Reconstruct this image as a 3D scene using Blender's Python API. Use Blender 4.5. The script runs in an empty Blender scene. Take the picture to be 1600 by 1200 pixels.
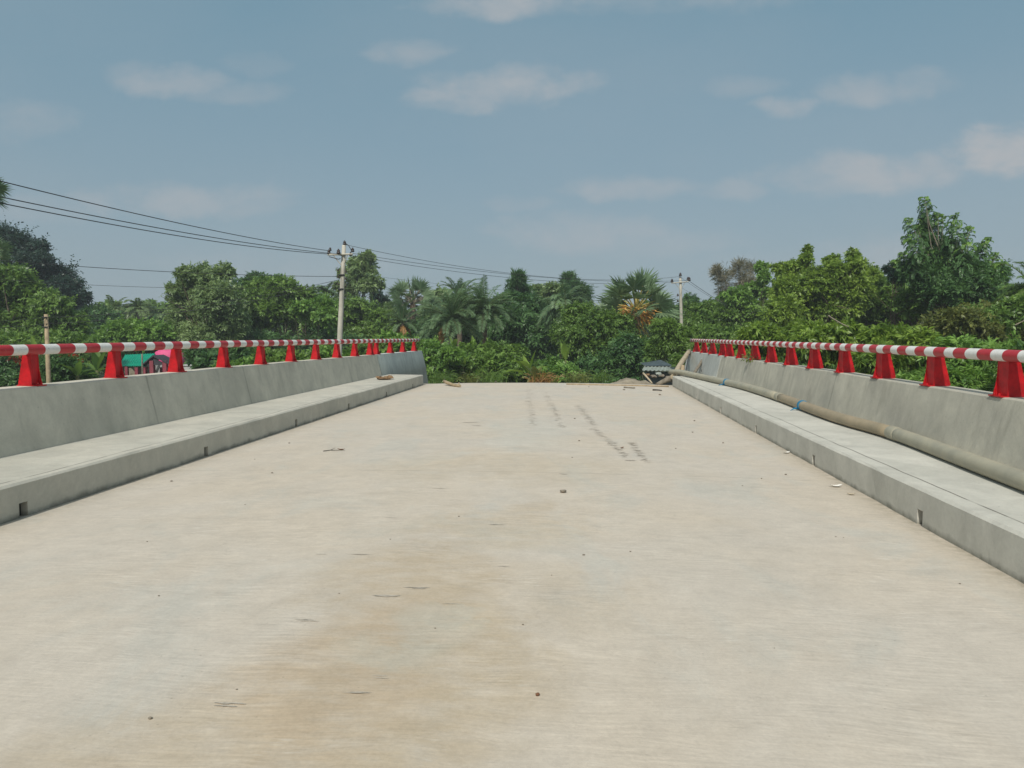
import bpy, math, random
import numpy as np
from mathutils import Vector, Matrix

sc = bpy.context.scene
R = math.radians
# ------------------------------------------------------------------ camera
CAMH = 1.535
F = 1200.0
TH = math.atan(79 / F)
PH = math.atan(104 / math.hypot(79, F))
cam_d = bpy.data.cameras.new('camera')
cam = bpy.data.objects.new('camera', cam_d)
sc.collection.objects.link(cam)
cam_d.sensor_width = 36
cam_d.lens = 36 * F / 1600
cam_d.clip_end = 3000
cam.location = (0, 0, CAMH)
cam.rotation_euler = (math.pi / 2 - TH, 0, PH)
sc.camera = cam

_f = np.array([-math.sin(PH) * math.cos(TH), math.cos(PH) * math.cos(TH), -math.sin(TH)])
_r = np.array([math.cos(PH), math.sin(PH), 0.0])
_u = np.cross(_r, _f)
CP = np.array([0, 0, CAMH])


def ray(x, y):
    return _r * (x - 800) / F - _u * (y - 600) / F + _f


def atY(x, y, Y):
    d = ray(x, y)
    return CP + d * (Y / d[1])


def atZ(x, y, z):
    d = ray(x, y)
    return CP + d * ((z - CAMH) / d[2])


def pxm(Y):          # metres per pixel at distance Y
    return Y / F


# ------------------------------------------------------------------ world, sun
SUN_EL, SUN_AZ = 47, 191      # azimuth clockwise from +Y: the sun stands high behind the camera
sun_dir = Vector((math.sin(R(SUN_AZ)) * math.cos(R(SUN_EL)), math.cos(R(SUN_AZ)) * math.cos(R(SUN_EL)), math.sin(R(SUN_EL))))
world = bpy.data.worlds.new('World')
sc.world = world
world.use_nodes = True
sd = bpy.data.lights.new('sun', 'SUN')
sd.energy = 3.25
sd.angle = R(1.5)
sd.color = (1.0, 0.955, 0.88)
sun = bpy.data.objects.new('sun', sd)
sun.rotation_euler = (-sun_dir).to_track_quat('-Z', 'Y').to_euler()
sc.collection.objects.link(sun)
sc.view_settings.view_transform = 'Standard'
sc.view_settings.look = 'None'
sc.view_settings.exposure = 0
sc.view_settings.gamma = 1
sc.cycles.max_bounces = 6
sc.cycles.transparent_max_bounces = 8


class NT:
    def __init__(s, nt):
        s.nt = nt

    def n(s, t, **kw):
        nd = s.nt.nodes.new(t)
        for k, v in kw.items():
            if k.startswith('i_'):
                k2 = k[2:]
                key = int(k2) if k2.isdigit() else k2.replace('_', ' ')
                s.put(nd.inputs[key], v)
            else:
                setattr(nd, k, v)
        return nd

    def put(s, sock, v):
        if hasattr(v, 'bl_rna') and v.bl_rna.identifier.startswith('NodeSocket'):
            s.nt.links.new(v, sock)
        else:
            if isinstance(v, (tuple, list)) and len(v) == 3 and sock.type == 'RGBA':
                v = (*v, 1)
            sock.default_value = v

    def m(s, op, a, b=0.0, c=0.0, clamp=False):
        nd = s.nt.nodes.new('ShaderNodeMath')
        nd.operation = op
        nd.use_clamp = clamp
        s.put(nd.inputs[0], a)
        s.put(nd.inputs[1], b)
        s.put(nd.inputs[2], c)
        return nd.outputs[0]

    def mix(s, f, a, b, mode='MIX'):
        nd = s.nt.nodes.new('ShaderNodeMix')
        nd.data_type = 'RGBA'
        nd.blend_type = mode
        s.put(nd.inputs[0], f)
        s.put(nd.inputs[6], a)
        s.put(nd.inputs[7], b)
        return nd.outputs[2]

    def rng(s, v, a, b, c=0.0, d=1.0, smooth=False):
        nd = s.nt.nodes.new('ShaderNodeMapRange')
        nd.clamp = True
        if smooth:
            nd.interpolation_type = 'SMOOTHSTEP'
        for i, q in enumerate((v, a, b, c, d)):
            s.put(nd.inputs[i], q)
        return nd.outputs[0]

    def noise(s, vec, scale, detail=4, rough=0.55, dist=0.0, out=0):
        nd = s.nt.nodes.new('ShaderNodeTexNoise')
        s.put(nd.inputs['Vector'], vec)
        nd.inputs['Scale'].default_value = scale
        nd.inputs['Detail'].default_value = detail
        nd.inputs['Roughness'].default_value = rough
        nd.inputs['Distortion'].default_value = dist
        return nd.outputs[out]

    def mapv(s, vec, scale=(1, 1, 1), loc=(0, 0, 0)):
        nd = s.nt.nodes.new('ShaderNodeMapping')
        s.put(nd.inputs['Vector'], vec)
        nd.inputs['Scale'].default_value = scale
        nd.inputs['Location'].default_value = loc
        return nd.outputs[0]


def build_world():
    nt = world.node_tree
    nt.nodes.clear()
    g = NT(nt)
    out = g.n('ShaderNodeOutputWorld')
    bg = g.n('ShaderNodeBackground')
    sky = g.n('ShaderNodeTexSky')
    sky.sky_type = 'NISHITA'
    sky.sun_disc = False
    sky.sun_elevation = R(SUN_EL)
    sky.sun_rotation = R(SUN_AZ)
    sky.air_density = 1.0
    sky.dust_density = 2.2
    sky.ozone_density = 1.5
    tc = g.n('ShaderNodeTexCoord')
    d = tc.outputs['Generated']
    sep = g.n('ShaderNodeSeparateXYZ', i_0=d)
    X, Y, Z = sep.outputs
    # a milky summer sky: the blue is greyed by high thin haze, most of all low down
    hz = g.rng(Z, 0.0, 0.75, 0.86, 0.62)
    base = g.mix(hz, sky.outputs[0], g.mix(g.rng(Z, 0.0, 0.45), (3.52, 4.42, 4.98), (1.98, 3.78, 4.72)))
    # the bright milky aureole that hazy air spreads round the sun
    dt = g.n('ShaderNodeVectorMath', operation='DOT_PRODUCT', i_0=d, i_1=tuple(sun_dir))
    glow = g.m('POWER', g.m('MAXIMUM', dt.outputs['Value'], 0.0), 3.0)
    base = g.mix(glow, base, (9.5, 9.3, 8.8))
    # cumulus wisps: soft ellipses in direction space, broken up by noise
    Ys = g.m('MAXIMUM', Y, 0.05)
    u = g.m('DIVIDE', X, Ys)
    v = g.m('DIVIDE', Z, Ys)
    cv = g.n('ShaderNodeCombineXYZ', i_0=u, i_1=v)
    nz = g.noise(cv.outputs[0], 7.0, 6, 0.6, 0.3, out=1)
    ns = g.n('ShaderNodeSeparateXYZ', i_0=nz)
    n1, n2 = ns.outputs[0], ns.outputs[1]
    uu = g.m('ADD', u, g.m('MULTIPLY', g.m('SUBTRACT', n1, 0.5), 0.10))
    vv = g.m('ADD', v, g.m('MULTIPLY', g.m('SUBTRACT', n2, 0.5), 0.055))
    clouds = [(640, 85, 75, 28, .42), (770, 145, 160, 38, .62), (720, 160, 90, 22, .35), (275, 130, 110, 32, .55), (350, 145, 110, 26, .3),
              (210, 120, 60, 22, .3), (800, 5, 150, 32, .65), (30, 190, 120, 40, .3), (270, 315, 190, 34, .55), (370, 325, 90, 26, .3),
              (60, 330, 140, 30, .25), (980, 300, 110, 26, .55), (1135, 305, 70, 22, .4), (910, 375, 150, 38, .45), (1040, 385, 160, 26, .28),
              (810, 325, 60, 20, .25), (1350, 285, 170, 38, .62), (1585, 248, 120, 46, 1.1), (1450, 268, 80, 30, .6), (1235, 165, 55, 20, .55),
              (1345, 145, 90, 28, .45), (1430, 145, 70, 26, .4), (1165, 135, 60, 22, .25), (1400, 400, 160, 30, .35), (400, 100, 60, 25, .2),
              (1100, -20, 400, 40, .3), (450, 420, 250, 40, .18), (1300, 420, 200, 40, .2)]
    tot = None
    puff = g.noise(g.mapv(cv.outputs[0], (1, 1.5, 1)), 16.0, 8, 0.58, 0.2)
    puff = g.m('ADD', g.m('MULTIPLY', g.m('SUBTRACT', puff, 0.5), 2.1), g.m('MULTIPLY', g.m('SUBTRACT', n1, 0.5), 0.9))
    for (px, py, rx, ry, st) in clouds:
        q = atY(px, py, 1.0)
        cu, cvv = float(q[0]), float(q[2] - CAMH)
        a = g.m('DIVIDE', g.m('SUBTRACT', uu, cu), rx / F * 1.05)
        b = g.m('DIVIDE', g.m('SUBTRACT', vv, cvv), ry / F * 1.05)
        r2 = g.m('ADD', g.m('MULTIPLY', a, a), g.m('MULTIPLY', b, b))
        # flat below, billowing above
        f = g.m('SUBTRACT', 1.0, g.m('MULTIPLY', r2, g.rng(b, -0.4, 0.2, 1.6, 0.75)))
        k = g.m('MULTIPLY', g.rng(g.m('ADD', f, puff), -0.05, 1.30, 0.0, 1.0, True), g.rng(r2, 1.0, 2.0, st * 1.1, 0.0))
        tot = k if tot is None else g.m('MAXIMUM', tot, k)
    wisp = g.noise(g.mapv(cv.outputs[0], (1, 2.4, 1)), 9.0, 7, 0.62)
    dens = g.m('MULTIPLY', tot, g.rng(wisp, 0.32, 0.62, 0.6, 1.05), clamp=True)
    veil = g.m('MULTIPLY', g.rng(g.noise(g.mapv(cv.outputs[0], (1, 2.0, 1), (3, 1, 0)), 1.6, 5, 0.55), 0.40, 0.75), 0.16)
    dens = g.m('ADD', dens, veil, clamp=True)
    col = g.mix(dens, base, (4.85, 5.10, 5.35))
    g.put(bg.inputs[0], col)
    bg.inputs[1].default_value = 0.088
    nt.links.new(bg.outputs[0], out.inputs[0])


build_world()

# ------------------------------------------------------------------ materials
MATS = {}


def new_mat(name):
    m = bpy.data.materials.new(name)
    m.use_nodes = True
    nt = m.node_tree
    nt.nodes.clear()
    g = NT(nt)
    out = g.n('ShaderNodeOutputMaterial')
    b = g.n('ShaderNodeBsdfPrincipled')
    nt.links.new(b.outputs[0], out.inputs[0])
    b.inputs['Specular IOR Level'].default_value = 0.3
    MATS[name] = m
    return m, g, b, out


def plain(name, col, rough=0.6, metal=0.0, var=0.25, scale=6.0, bump=0.1, spec=0.3, col2=None):
    m, g, b, out = new_mat(name)
    tc = g.n('ShaderNodeTexCoord').outputs['Object']
    n = g.noise(tc, scale, 5, 0.6)
    c2 = col2 or tuple(c * (1 - var) for c in col)
    g.put(b.inputs['Base Color'], g.mix(g.rng(n, 0.35, 0.65), col, c2))
    b.inputs['Roughness'].default_value = rough
    b.inputs['Metallic'].default_value = metal
    b.inputs['Specular IOR Level'].default_value = spec
    if bump:
        bn = g.n('ShaderNodeBump', i_Strength=bump, i_Distance=0.01, i_Height=g.noise(tc, scale * 5, 4, 0.6))
        g.put(b.inputs['Normal'], bn.outputs[0])
    return m


def leaf_mat(name, ca, cb, trans=0.32, rough=0.42, spec=0.4):
    m, g, b, out = new_mat(name)
    at = g.n('ShaderNodeAttribute', attribute_name='tint').outputs['Fac']
    tc = g.n('ShaderNodeNewGeometry').outputs['Position']
    n = g.rng(g.noise(tc, 0.55, 3, 0.5), 0.35, 0.65)
    f = g.m('ADD', g.m('MULTIPLY', at, 0.7), g.m('MULTIPLY', n, 0.3))
    col = g.mix(f, ca, cb)
    g.put(b.inputs['Base Color'], col)
    b.inputs['Roughness'].default_value = rough
    b.inputs['Specular IOR Level'].default_value = spec
    tr = g.n('ShaderNodeBsdfTranslucent')
    g.put(tr.inputs[0], g.mix(0.5, col, (cb[0] * 1.3, cb[1] * 1.3, cb[2] * 0.7)))
    mx = g.n('ShaderNodeMixShader', i_0=trans)
    g.nt.links.new(b.outputs[0], mx.inputs[1])
    g.nt.links.new(tr.outputs[0], mx.inputs[2])
    g.nt.links.new(mx.outputs[0], out.inputs[0])
    return m


def deck_mat():
    m, g, b, out = new_mat('deck_concrete')
    P = g.n('ShaderNodeTexCoord').outputs['Object']
    sp = g.n('ShaderNodeSeparateXYZ', i_0=P)
    X, Y, Z = sp.outputs
    big = g.noise(g.mapv(P, (1, 0.8, 1)), 0.55, 5, 0.6, 0.4)
    big2 = g.noise(g.mapv(P, (1.3, 0.7, 1), (7, 3, 0)), 0.8, 6, 0.65, 0.6)
    col = g.mix(g.rng(big, 0.38, 0.62, smooth=True), (0.515, 0.465, 0.392), (0.525, 0.462, 0.375))
    col = g.mix(g.m('MULTIPLY', g.rng(big2, 0.50, 0.68, smooth=True), 0.65), col, (0.465, 0.448, 0.392))
    # ochre stain down the middle of the near deck
    wob = g.m('MULTIPLY', g.m('SUBTRACT', big2, 0.5), 2.6)
    for (cx, cy, rx, ry, st, cc) in [(-0.75, 3.1, 0.60, 1.3, .85, (0.445, 0.365, 0.255)), (-1.0, 4.5, 0.65, 0.9, .75, (0.435, 0.355, 0.25)), (-1.05, 3.2, 0.5, 0.8, .8, (0.445, 0.355, 0.25)),
                                     (0.0, 4.3, 0.4, 0.7, .35, (0.46, 0.385, 0.28)), (-1.6, 2.4, 0.5, 0.7, .6, (0.42, 0.345, 0.24)),
                                     (-0.9, 8.5, 1.6, 1.2, .35, (0.47, 0.385, 0.265)), (-0.55, 5.9, 0.8, 0.7, .4, (0.46, 0.365, 0.24)),
                                     (-0.8, 11.5, 0.8, 2.2, .45, (0.475, 0.475, 0.42)), (-0.85, 3.55, 0.30, 0.30, .6, (0.46, 0.45, 0.385))]:
        a = g.m('DIVIDE', g.m('SUBTRACT', g.m('ADD', X, g.m('MULTIPLY', wob, 0.5)), cx), rx)
        c = g.m('DIVIDE', g.m('SUBTRACT', g.m('ADD', Y, wob), cy), ry)
        r2 = g.m('ADD', g.m('MULTIPLY', a, a), g.m('MULTIPLY', c, c))
        k = g.m('MULTIPLY', g.rng(r2, 0.1, 1.3, 1.0, 0.0, True), st)
        k = g.m('MULTIPLY', k, g.rng(g.noise(g.mapv(P, (1, 2.2, 1)), 3.2, 5, 0.65), 0.33, 0.6, 0.35, 1.0))
        col = g.mix(k, col, cc)
    # broom streaks running across the deck
    warp = g.m('MULTIPLY', g.m('SUBTRACT', g.noise(P, 0.8, 2, 0.5), 0.5), 0.35)
    sv = g.n('ShaderNodeCombineXYZ', i_0=g.m('MULTIPLY', X, 4.6), i_1=g.m('MULTIPLY', g.m('ADD', Y, warp), 46.0))
    st1 = g.noise(sv.outputs[0], 1.0, 3, 0.6)
    sv2 = g.n('ShaderNodeCombineXYZ', i_0=g.m('MULTIPLY', X, 2.0), i_1=g.m('MULTIPLY', g.m('ADD', Y, warp), 8.0))
    st2 = g.noise(sv2.outputs[0], 1.0, 4, 0.6)
    patch = g.rng(g.noise(P, 1.1, 5, 0.65), 0.44, 0.62, 0.10, 1.0)
    s1 = g.m('MULTIPLY', g.m('SUBTRACT', st1, 0.5), g.m('MULTIPLY', patch, 0.62))
    s2 = g.m('MULTIPLY', g.m('SUBTRACT', st2, 0.5), g.m('MULTIPLY', g.rng(g.noise(g.mapv(P, (1, 1, 1), (9, 2, 0)), 0.8, 4, 0.6), 0.42, 0.62), 0.26))
    fine = g.m('ADD', g.m('MULTIPLY', g.m('SUBTRACT', g.noise(P, 55, 5, 0.7), 0.5), 0.34), g.m('MULTIPLY', g.m('SUBTRACT', g.noise(P, 16, 5, 0.7), 0.5), 0.22))
    mid = g.m('ADD', g.m('MULTIPLY', g.m('SUBTRACT', g.noise(P, 4.5, 6, 0.7), 0.5), 0.30), g.m('MULTIPLY', g.m('SUBTRACT', g.noise(P, 1.3, 5, 0.65, 0.5), 0.5), 0.20))
    fac = g.m('ADD', g.m('ADD', g.m('ADD', 1.0, s1), g.m('ADD', s2, fine)), mid)
    cf = g.n('ShaderNodeCombineXYZ', i_0=fac, i_1=fac, i_2=fac)
    col = g.mix(1.0, col, cf.outputs[0], 'MULTIPLY')
    sharp = g.noise(g.mapv(sv.outputs[0], (1.3, 1.0, 1), (4, 9, 0)), 1.0, 2, 0.5)
    pz = g.rng(g.noise(P, 1.5, 5, 0.65), 0.52, 0.64)
    col = g.mix(g.m('MULTIPLY', g.m('MULTIPLY', g.rng(sharp, 0.60, 0.68), pz), 0.5), col, (0.66, 0.62, 0.54))
    col = g.mix(g.m('MULTIPLY', g.m('MULTIPLY', g.rng(sharp, 0.40, 0.33), pz), 0.22), col, (0.30, 0.26, 0.20))
    grit = g.n('ShaderNodeTexVoronoi', i_Scale=34.0)
    g.put(grit.inputs['Vector'], P)
    gs_ = g.n('ShaderNodeSeparateXYZ', i_0=grit.outputs['Color']).outputs[0]
    gk = g.m('MULTIPLY', g.rng(grit.outputs[0], 0.10, 0.20, 1.0, 0.0), g.rng(gs_, 0.94, 0.96))
    col = g.mix(g.m('MULTIPLY', gk, g.rng(g.noise(P, 0.8, 4, 0.6), 0.42, 0.6, 0.1, 0.6)), col, (0.21, 0.18, 0.14))
    # small dark scuffs and dirt
    sc1 = g.noise(g.mapv(P, (1.2, 11, 1)), 2.3, 5, 0.62)
    col = g.mix(g.m('MULTIPLY', g.rng(sc1, 0.68, 0.80), 0.34), col, (0.24, 0.20, 0.145))
    pit = g.noise(P, 16, 3, 0.6)
    col = g.mix(g.m('MULTIPLY', g.rng(pit, 0.72, 0.80), 0.35), col, (0.22, 0.19, 0.14))
    vor = g.n('ShaderNodeTexVoronoi', feature='DISTANCE_TO_EDGE', i_Scale=0.42)
    wc = g.n('ShaderNodeVectorMath', operation='ADD', i_0=P, i_1=g.noise(P, 2.0, 5, 0.65, out=1))
    g.put(vor.inputs['Vector'], wc.outputs[0])
    ck = g.m('MULTIPLY', g.rng(vor.outputs[0], 0.0, 0.004, 1.0, 0.0), g.rng(g.noise(P, 0.45, 3, 0.6), 0.52, 0.62, 0.0, 0.30))
    col = g.mix(ck, col, (0.22, 0.19, 0.15))
    # transverse pour joints
    for jy in (8.15,):
        dj = g.m('ABSOLUTE', g.m('SUBTRACT', g.m('ADD', Y, g.m('MULTIPLY', warp, 0.15)), jy))
        k = g.m('MULTIPLY', g.rng(dj, 0.006, 0.022, 1.0, 0.0), g.rng(g.noise(P, 1.7, 3, 0.6), 0.40, 0.60, 0.0, 0.40))
        col = g.mix(k, col, (0.24, 0.21, 0.165))
    # dust and dirt gathered in the gutters
    gut = g.m('MAXIMUM', g.rng(X, -4.62, -4.15, 1.0, 0.0), g.rng(X, 2.72, 2.35, 1.0, 0.0))
    gn = g.noise(P, 9, 6, 0.7)
    col = g.mix(g.m('MULTIPLY', g.m('MULTIPLY', gut, gut), g.rng(gn, 0.38, 0.62, 0.1, 0.8)), col, (0.30, 0.265, 0.20))
    g.put(b.inputs['Base Color'], col)
    b.inputs['Roughness'].default_value = 0.88
    h = g.m('ADD', g.m('MULTIPLY', st1, 0.8), g.m('MULTIPLY', g.noise(P, 70, 4, 0.7), 0.5))
    bn = g.n('ShaderNodeBump', i_Strength=0.35, i_Distance=0.006, i_Height=h)
    g.put(b.inputs['Normal'], bn.outputs[0])
    return m


def concrete(name, ca, cb, stain=(0.16, 0.165, 0.14), stain_amt=0.5, streak=True, joints=None, base_dirt=None, line_x=None, bump=0.25):
    m, g, b, out = new_mat(name)
    P = g.n('ShaderNodeTexCoord').outputs['Object']
    X, Y, Z = g.n('ShaderNodeSeparateXYZ', i_0=P).outputs
    n1 = g.noise(P, 1.1, 6, 0.6, 0.3)
    n2 = g.noise(P, 6.0, 6, 0.65)
    col = g.mix(g.rng(n1, 0.36, 0.64, smooth=True), ca, cb)
    if streak:
        sv = g.mapv(P, (0.15, 2.0, 0.45))
        s = g.noise(sv, 2.2, 6, 0.62, 0.3)
        col = g.mix(g.m('MULTIPLY', g.rng(s, 0.50, 0.72, smooth=True), stain_amt), col, stain)
        s3 = g.noise(g.mapv(P, (0.15, 3.0, 0.6), (5, 1, 2)), 1.6, 5, 0.6, 0.2)
        col = g.mix(g.m('MULTIPLY', g.rng(s3, 0.58, 0.74, smooth=True), 0.18), col, tuple(min(1, c * 1.25) for c in ca))
    col = g.mix(g.m('MULTIPLY', g.rng(n2, 0.56, 0.74), stain_amt * 0.5), col, stain)
    if joints:
        y0, dy, amt = joints
        wv = g.m('MULTIPLY', g.m('SUBTRACT', g.noise(P, 3.0, 3, 0.5), 0.5), 0.06)
        fr = g.m('FRACT', g.m('DIVIDE', g.m('SUBTRACT', g.m('ADD', Y, wv), y0 - dy / 2), dy))
        dj = g.m('MULTIPLY', g.m('ABSOLUTE', g.m('SUBTRACT', fr, 0.5)), dy)
        on = g.rng(g.noise(P, 0.9, 2, 0.5), 0.42, 0.55, 0.1, 1.0)
        col = g.mix(g.m('MULTIPLY', g.m('MULTIPLY', g.rng(dj, 0.008, 0.024, 1.0, 0.0), amt), on), col, (0.06, 0.065, 0.055))
        col = g.mix(g.m('MULTIPLY', g.rng(dj, 0.0, 0.20, 1.0, 0.0, True), amt * 0.38), col, stain)
    if base_dirt:
        z0, z1, amt = base_dirt
        zz = g.m('ADD', Z, g.m('MULTIPLY', g.m('SUBTRACT', g.noise(g.mapv(P, (1, 1.2, 1)), 2.5, 6, 0.7), 0.5), 0.16))
        col = g.mix(g.m('MULTIPLY', g.rng(zz, z0, z1, 1.0, 0.0), amt), col, (0.13, 0.13, 0.10))
    if line_x is not None:
        wx = g.m('MULTIPLY', g.m('SUBTRACT', g.noise(g.mapv(P, (0.1, 1, 1)), 1.3, 4, 0.6), 0.5), 0.035)
        dl = g.m('ABSOLUTE', g.m('SUBTRACT', g.m('ADD', X, wx), line_x))
        brk = g.rng(g.noise(g.mapv(P, (0.1, 1, 0.1)), 2.1, 3, 0.6), 0.38, 0.50, 0.25, 0.95)
        col = g.mix(g.m('MULTIPLY', g.rng(dl, 0.004, 0.011, 1.0, 0.0), brk), col, (0.13, 0.12, 0.10))
    mot = g.noise(g.mapv(P, (1, 1, .8), (3, 3, 3)), 2.6, 7, 0.68, 0.6)
    fine = g.m('ADD', 1.0, g.m('ADD', g.m('MULTIPLY', g.m('SUBTRACT', g.noise(P, 38, 5, 0.7), 0.5), 0.26), g.m('MULTIPLY', g.m('SUBTRACT', mot, 0.5), 0.62)))
    hol = g.n('ShaderNodeTexVoronoi', i_Scale=17.0)
    g.put(hol.inputs['Vector'], P)
    hs = g.n('ShaderNodeSeparateXYZ', i_0=hol.outputs['Color']).outputs[0]
    hm = g.m('MULTIPLY', g.rng(hol.outputs[0], 0.06, 0.13, 1.0, 0.0), g.rng(hs, 0.80, 0.84))
    fine = g.m('MULTIPLY', fine, g.m('SUBTRACT', 1.0, g.m('MULTIPLY', hm, 0.45)))
    cf = g.n('ShaderNodeCombineXYZ', i_0=fine, i_1=fine, i_2=fine)
    col = g.mix(1.0, col, cf.outputs[0], 'MULTIPLY')
    g.put(b.inputs['Base Color'], col)
    b.inputs['Roughness'].default_value = 0.85
    h = g.m('ADD', g.noise(P, 30, 5, 0.7), g.m('MULTIPLY', n2, 2.0))
    bn = g.n('ShaderNodeBump', i_Strength=bump, i_Distance=0.008, i_Height=h)
    g.put(b.inputs['Normal'], bn.outputs[0])
    return m


def rail_mat(name, y0, per, duty):
    m, g, b, out = new_mat(name)
    P = g.n('ShaderNodeTexCoord').outputs['Object']
    X, Y, Z = g.n('ShaderNodeSeparateXYZ', i_0=P).outputs
    w = g.m('MULTIPLY', g.m('SUBTRACT', g.noise(P, 9, 2, 0.5), 0.5), 0.012)
    cell = g.m('FLOOR', g.m('DIVIDE', g.m('SUBTRACT', Y, y0 - per / 2), per))
    jit = g.m('MULTIPLY', g.m('SUBTRACT', g.n('ShaderNodeTexWhiteNoise', noise_dimensions='1D', i_W=cell).outputs[0], 0.5), 0.03)
    fr = g.m('FRACT', g.m('DIVIDE', g.m('SUBTRACT', g.m('ADD', g.m('ADD', Y, w), jit), y0 - per / 2), per))
    d = g.m('ABSOLUTE', g.m('SUBTRACT', fr, 0.5))
    red = g.rng(d, duty / 2 - 0.004, duty / 2 + 0.004, 1.0, 0.0)
    n = g.noise(P, 14, 5, 0.7)
    cr = g.mix(g.rng(n, 0.35, 0.7), (0.47, 0.022, 0.028), (0.38, 0.018, 0.024))
    cw = g.mix(g.rng(n, 0.45, 0.75), (0.74, 0.73, 0.69), (0.62, 0.60, 0.55))
    col = g.mix(red, cw, cr)
    g.put(b.inputs['Base Color'], g.mix(g.m('MULTIPLY', g.rng(g.noise(P, 30, 4, 0.65), 0.60, 0.74), 0.55), col, (0.27, 0.22, 0.18)))
    b.inputs['Roughness'].default_value = 0.42
    b.inputs['Specular IOR Level'].default_value = 0.4
    return m


def hexc(r, g_, b_):
    f = lambda c: ((c / 255) / 12.92 if c / 255 <= 0.04045 else (((c / 255) + 0.055) / 1.055) ** 2.4)
    return (f(r), f(g_), f(b_))


def _yx(px, py, X):
    d = ray(px, py)
    return float(d[1] * X / d[0])


RL0 = _yx(51, 547, -5.89)
RR0 = _yx(1566, 552, 4.05) + 0.24
M_deck = deck_mat()
M_walk_l = concrete('walkway_concrete', (0.52, 0.495, 0.42), (0.46, 0.445, 0.38), (0.32, 0.31, 0.26), 0.40, False, None, (0.0, 0.05, 0.7), -4.73)
M_walk_r = concrete('walkway_concrete_b', (0.54, 0.525, 0.46), (0.48, 0.47, 0.41), (0.32, 0.32, 0.275), 0.40, False, None, (0.0, 0.05, 0.7), 2.89)
M_par_l = concrete('parapet_concrete', (0.60, 0.565, 0.465), (0.49, 0.465, 0.385), (0.36, 0.345, 0.285), 0.38, True, (9.9, 3.0, 0.35))
M_par_r = concrete('parapet_concrete_b', (0.50, 0.48, 0.395), (0.41, 0.395, 0.33), (0.285, 0.275, 0.225), 0.45, True, (12.3, 3.0, 0.35))
M_wing_l = concrete('wing_concrete', (0.62, 0.66, 0.61), (0.56, 0.60, 0.56), (0.26, 0.285, 0.28), 0.5, True, None, (0.2, 0.7, 0.6))
M_wing_r = concrete('wing_concrete_b', (0.50, 0.52, 0.48), (0.44, 0.46, 0.43), (0.28, 0.29, 0.26), 0.5, True, (24.9, 3.0, 0.4))
M_under = plain('girder_concrete', (0.3, 0.29, 0.26), 0.9, bump=0.3)
M_postred = plain('post_red_paint', (0.54, 0.008, 0.014), 0.5, var=0.42, scale=9, spec=0.3, bump=0.05)
M_railL = rail_mat('rail_paint', RL0, 0.492, 0.54)
M_railR = rail_mat('rail_paint_b', RR0, 0.482, 0.53)
M_pipe = plain('pipe_grey', (0.40, 0.37, 0.27), 0.5, var=0.22, scale=3.5, spec=0.35, col2=(0.31, 0.295, 0.225))
M_pipetan = plain('pipe_tan', (0.36, 0.29, 0.19), 0.55, scale=3.5, spec=0.35, col2=(0.28, 0.235, 0.155))
M_blue = plain('blue_tape', (0.02, 0.20, 0.36), 0.6, scale=20)
M_bark = plain('bark', (0.16, 0.13, 0.095), 0.9, var=0.45, scale=5, bump=0.5)
M_barkpale = plain('pale_bark', (0.30, 0.27, 0.20), 0.9, var=0.4, scale=5, bump=0.4)
M_palmtrunk = plain('palm_trunk', (0.17, 0.135, 0.095), 0.95, var=0.5, scale=7, bump=0.6)
M_pole = plain('pole_concrete', (0.50, 0.48, 0.41), 0.8, var=0.18, scale=3, bump=0.2)
M_iron = plain('dark_iron', (0.05, 0.05, 0.055), 0.5, var=0.3, scale=8)
M_ins = plain('insulator_glaze', (0.035, 0.022, 0.018), 0.3, scale=8, spec=0.5)
M_wire = plain('wire_metal', (0.045, 0.047, 0.05), 0.6, bump=0)
M_wood = plain('weathered_wood', (0.42, 0.33, 0.21), 0.8, var=0.35, scale=8, bump=0.4)
M_bamboo = plain('dry_bamboo', (0.50, 0.42, 0.29), 0.7, var=0.3, scale=6, bump=0.2)
M_grey_wood = plain('grey_wood', (0.25, 0.22, 0.17), 0.85, var=0.4, scale=8, bump=0.4)
M_darkwood = plain('dark_wood', (0.09, 0.08, 0.065), 0.85, var=0.4, scale=8, bump=0.4)
M_sack = plain('brown_sack', (0.30, 0.19, 0.10), 0.9, var=0.6, scale=18, bump=0.4)
M_stone = plain('stone', (0.27, 0.235, 0.185), 0.9, var=0.5, scale=30, bump=0.4)
M_dleaf = plain('dead_leaf', (0.20, 0.10, 0.055), 0.8, var=0.5, scale=20)
M_paper = plain('white_paper', (0.72, 0.70, 0.65), 0.8, var=0.1, scale=10)
M_mark = plain('scuff_mud', (0.37, 0.33, 0.27), 0.95, var=0.0, scale=18, bump=0.2, col2=(0.49, 0.44, 0.365))
M_drain_shade = plain('drain_shade', (0.035, 0.036, 0.03), 0.95, var=.4, scale=30)  # near-black colour that paints the shade inside the drain slots
M_dirt = plain('dirt', (0.33, 0.285, 0.21), 0.95, var=0.4, scale=3, bump=0.6)
M_ground = plain('grass_ground', (0.06, 0.095, 0.03), 0.95, scale=0.4, bump=0.3, col2=(0.12, 0.105, 0.055))
M_pink = plain('pink_paint', (0.72, 0.10, 0.26), 0.6, var=0.2, scale=4)
M_palepink = plain('pale_pink_paint', (0.62, 0.27, 0.27), 0.7, var=0.25, scale=4)
M_maroon = plain('maroon_paint', (0.27, 0.06, 0.08), 0.7, var=0.25, scale=4)
M_green = plain('green_sheet', (0.0, 0.33, 0.20), 0.5, var=0.2, scale=3)
M_tin = plain('tin_sheet', (0.33, 0.37, 0.33), 0.5, var=0.25, scale=4)
M_darkroof = plain('dark_roof', (0.055, 0.055, 0.065), 0.7, var=0.3, scale=5)
M_blueroof = plain('blue_roof', (0.085, 0.115, 0.13), 0.6, var=0.3, scale=5)
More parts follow.
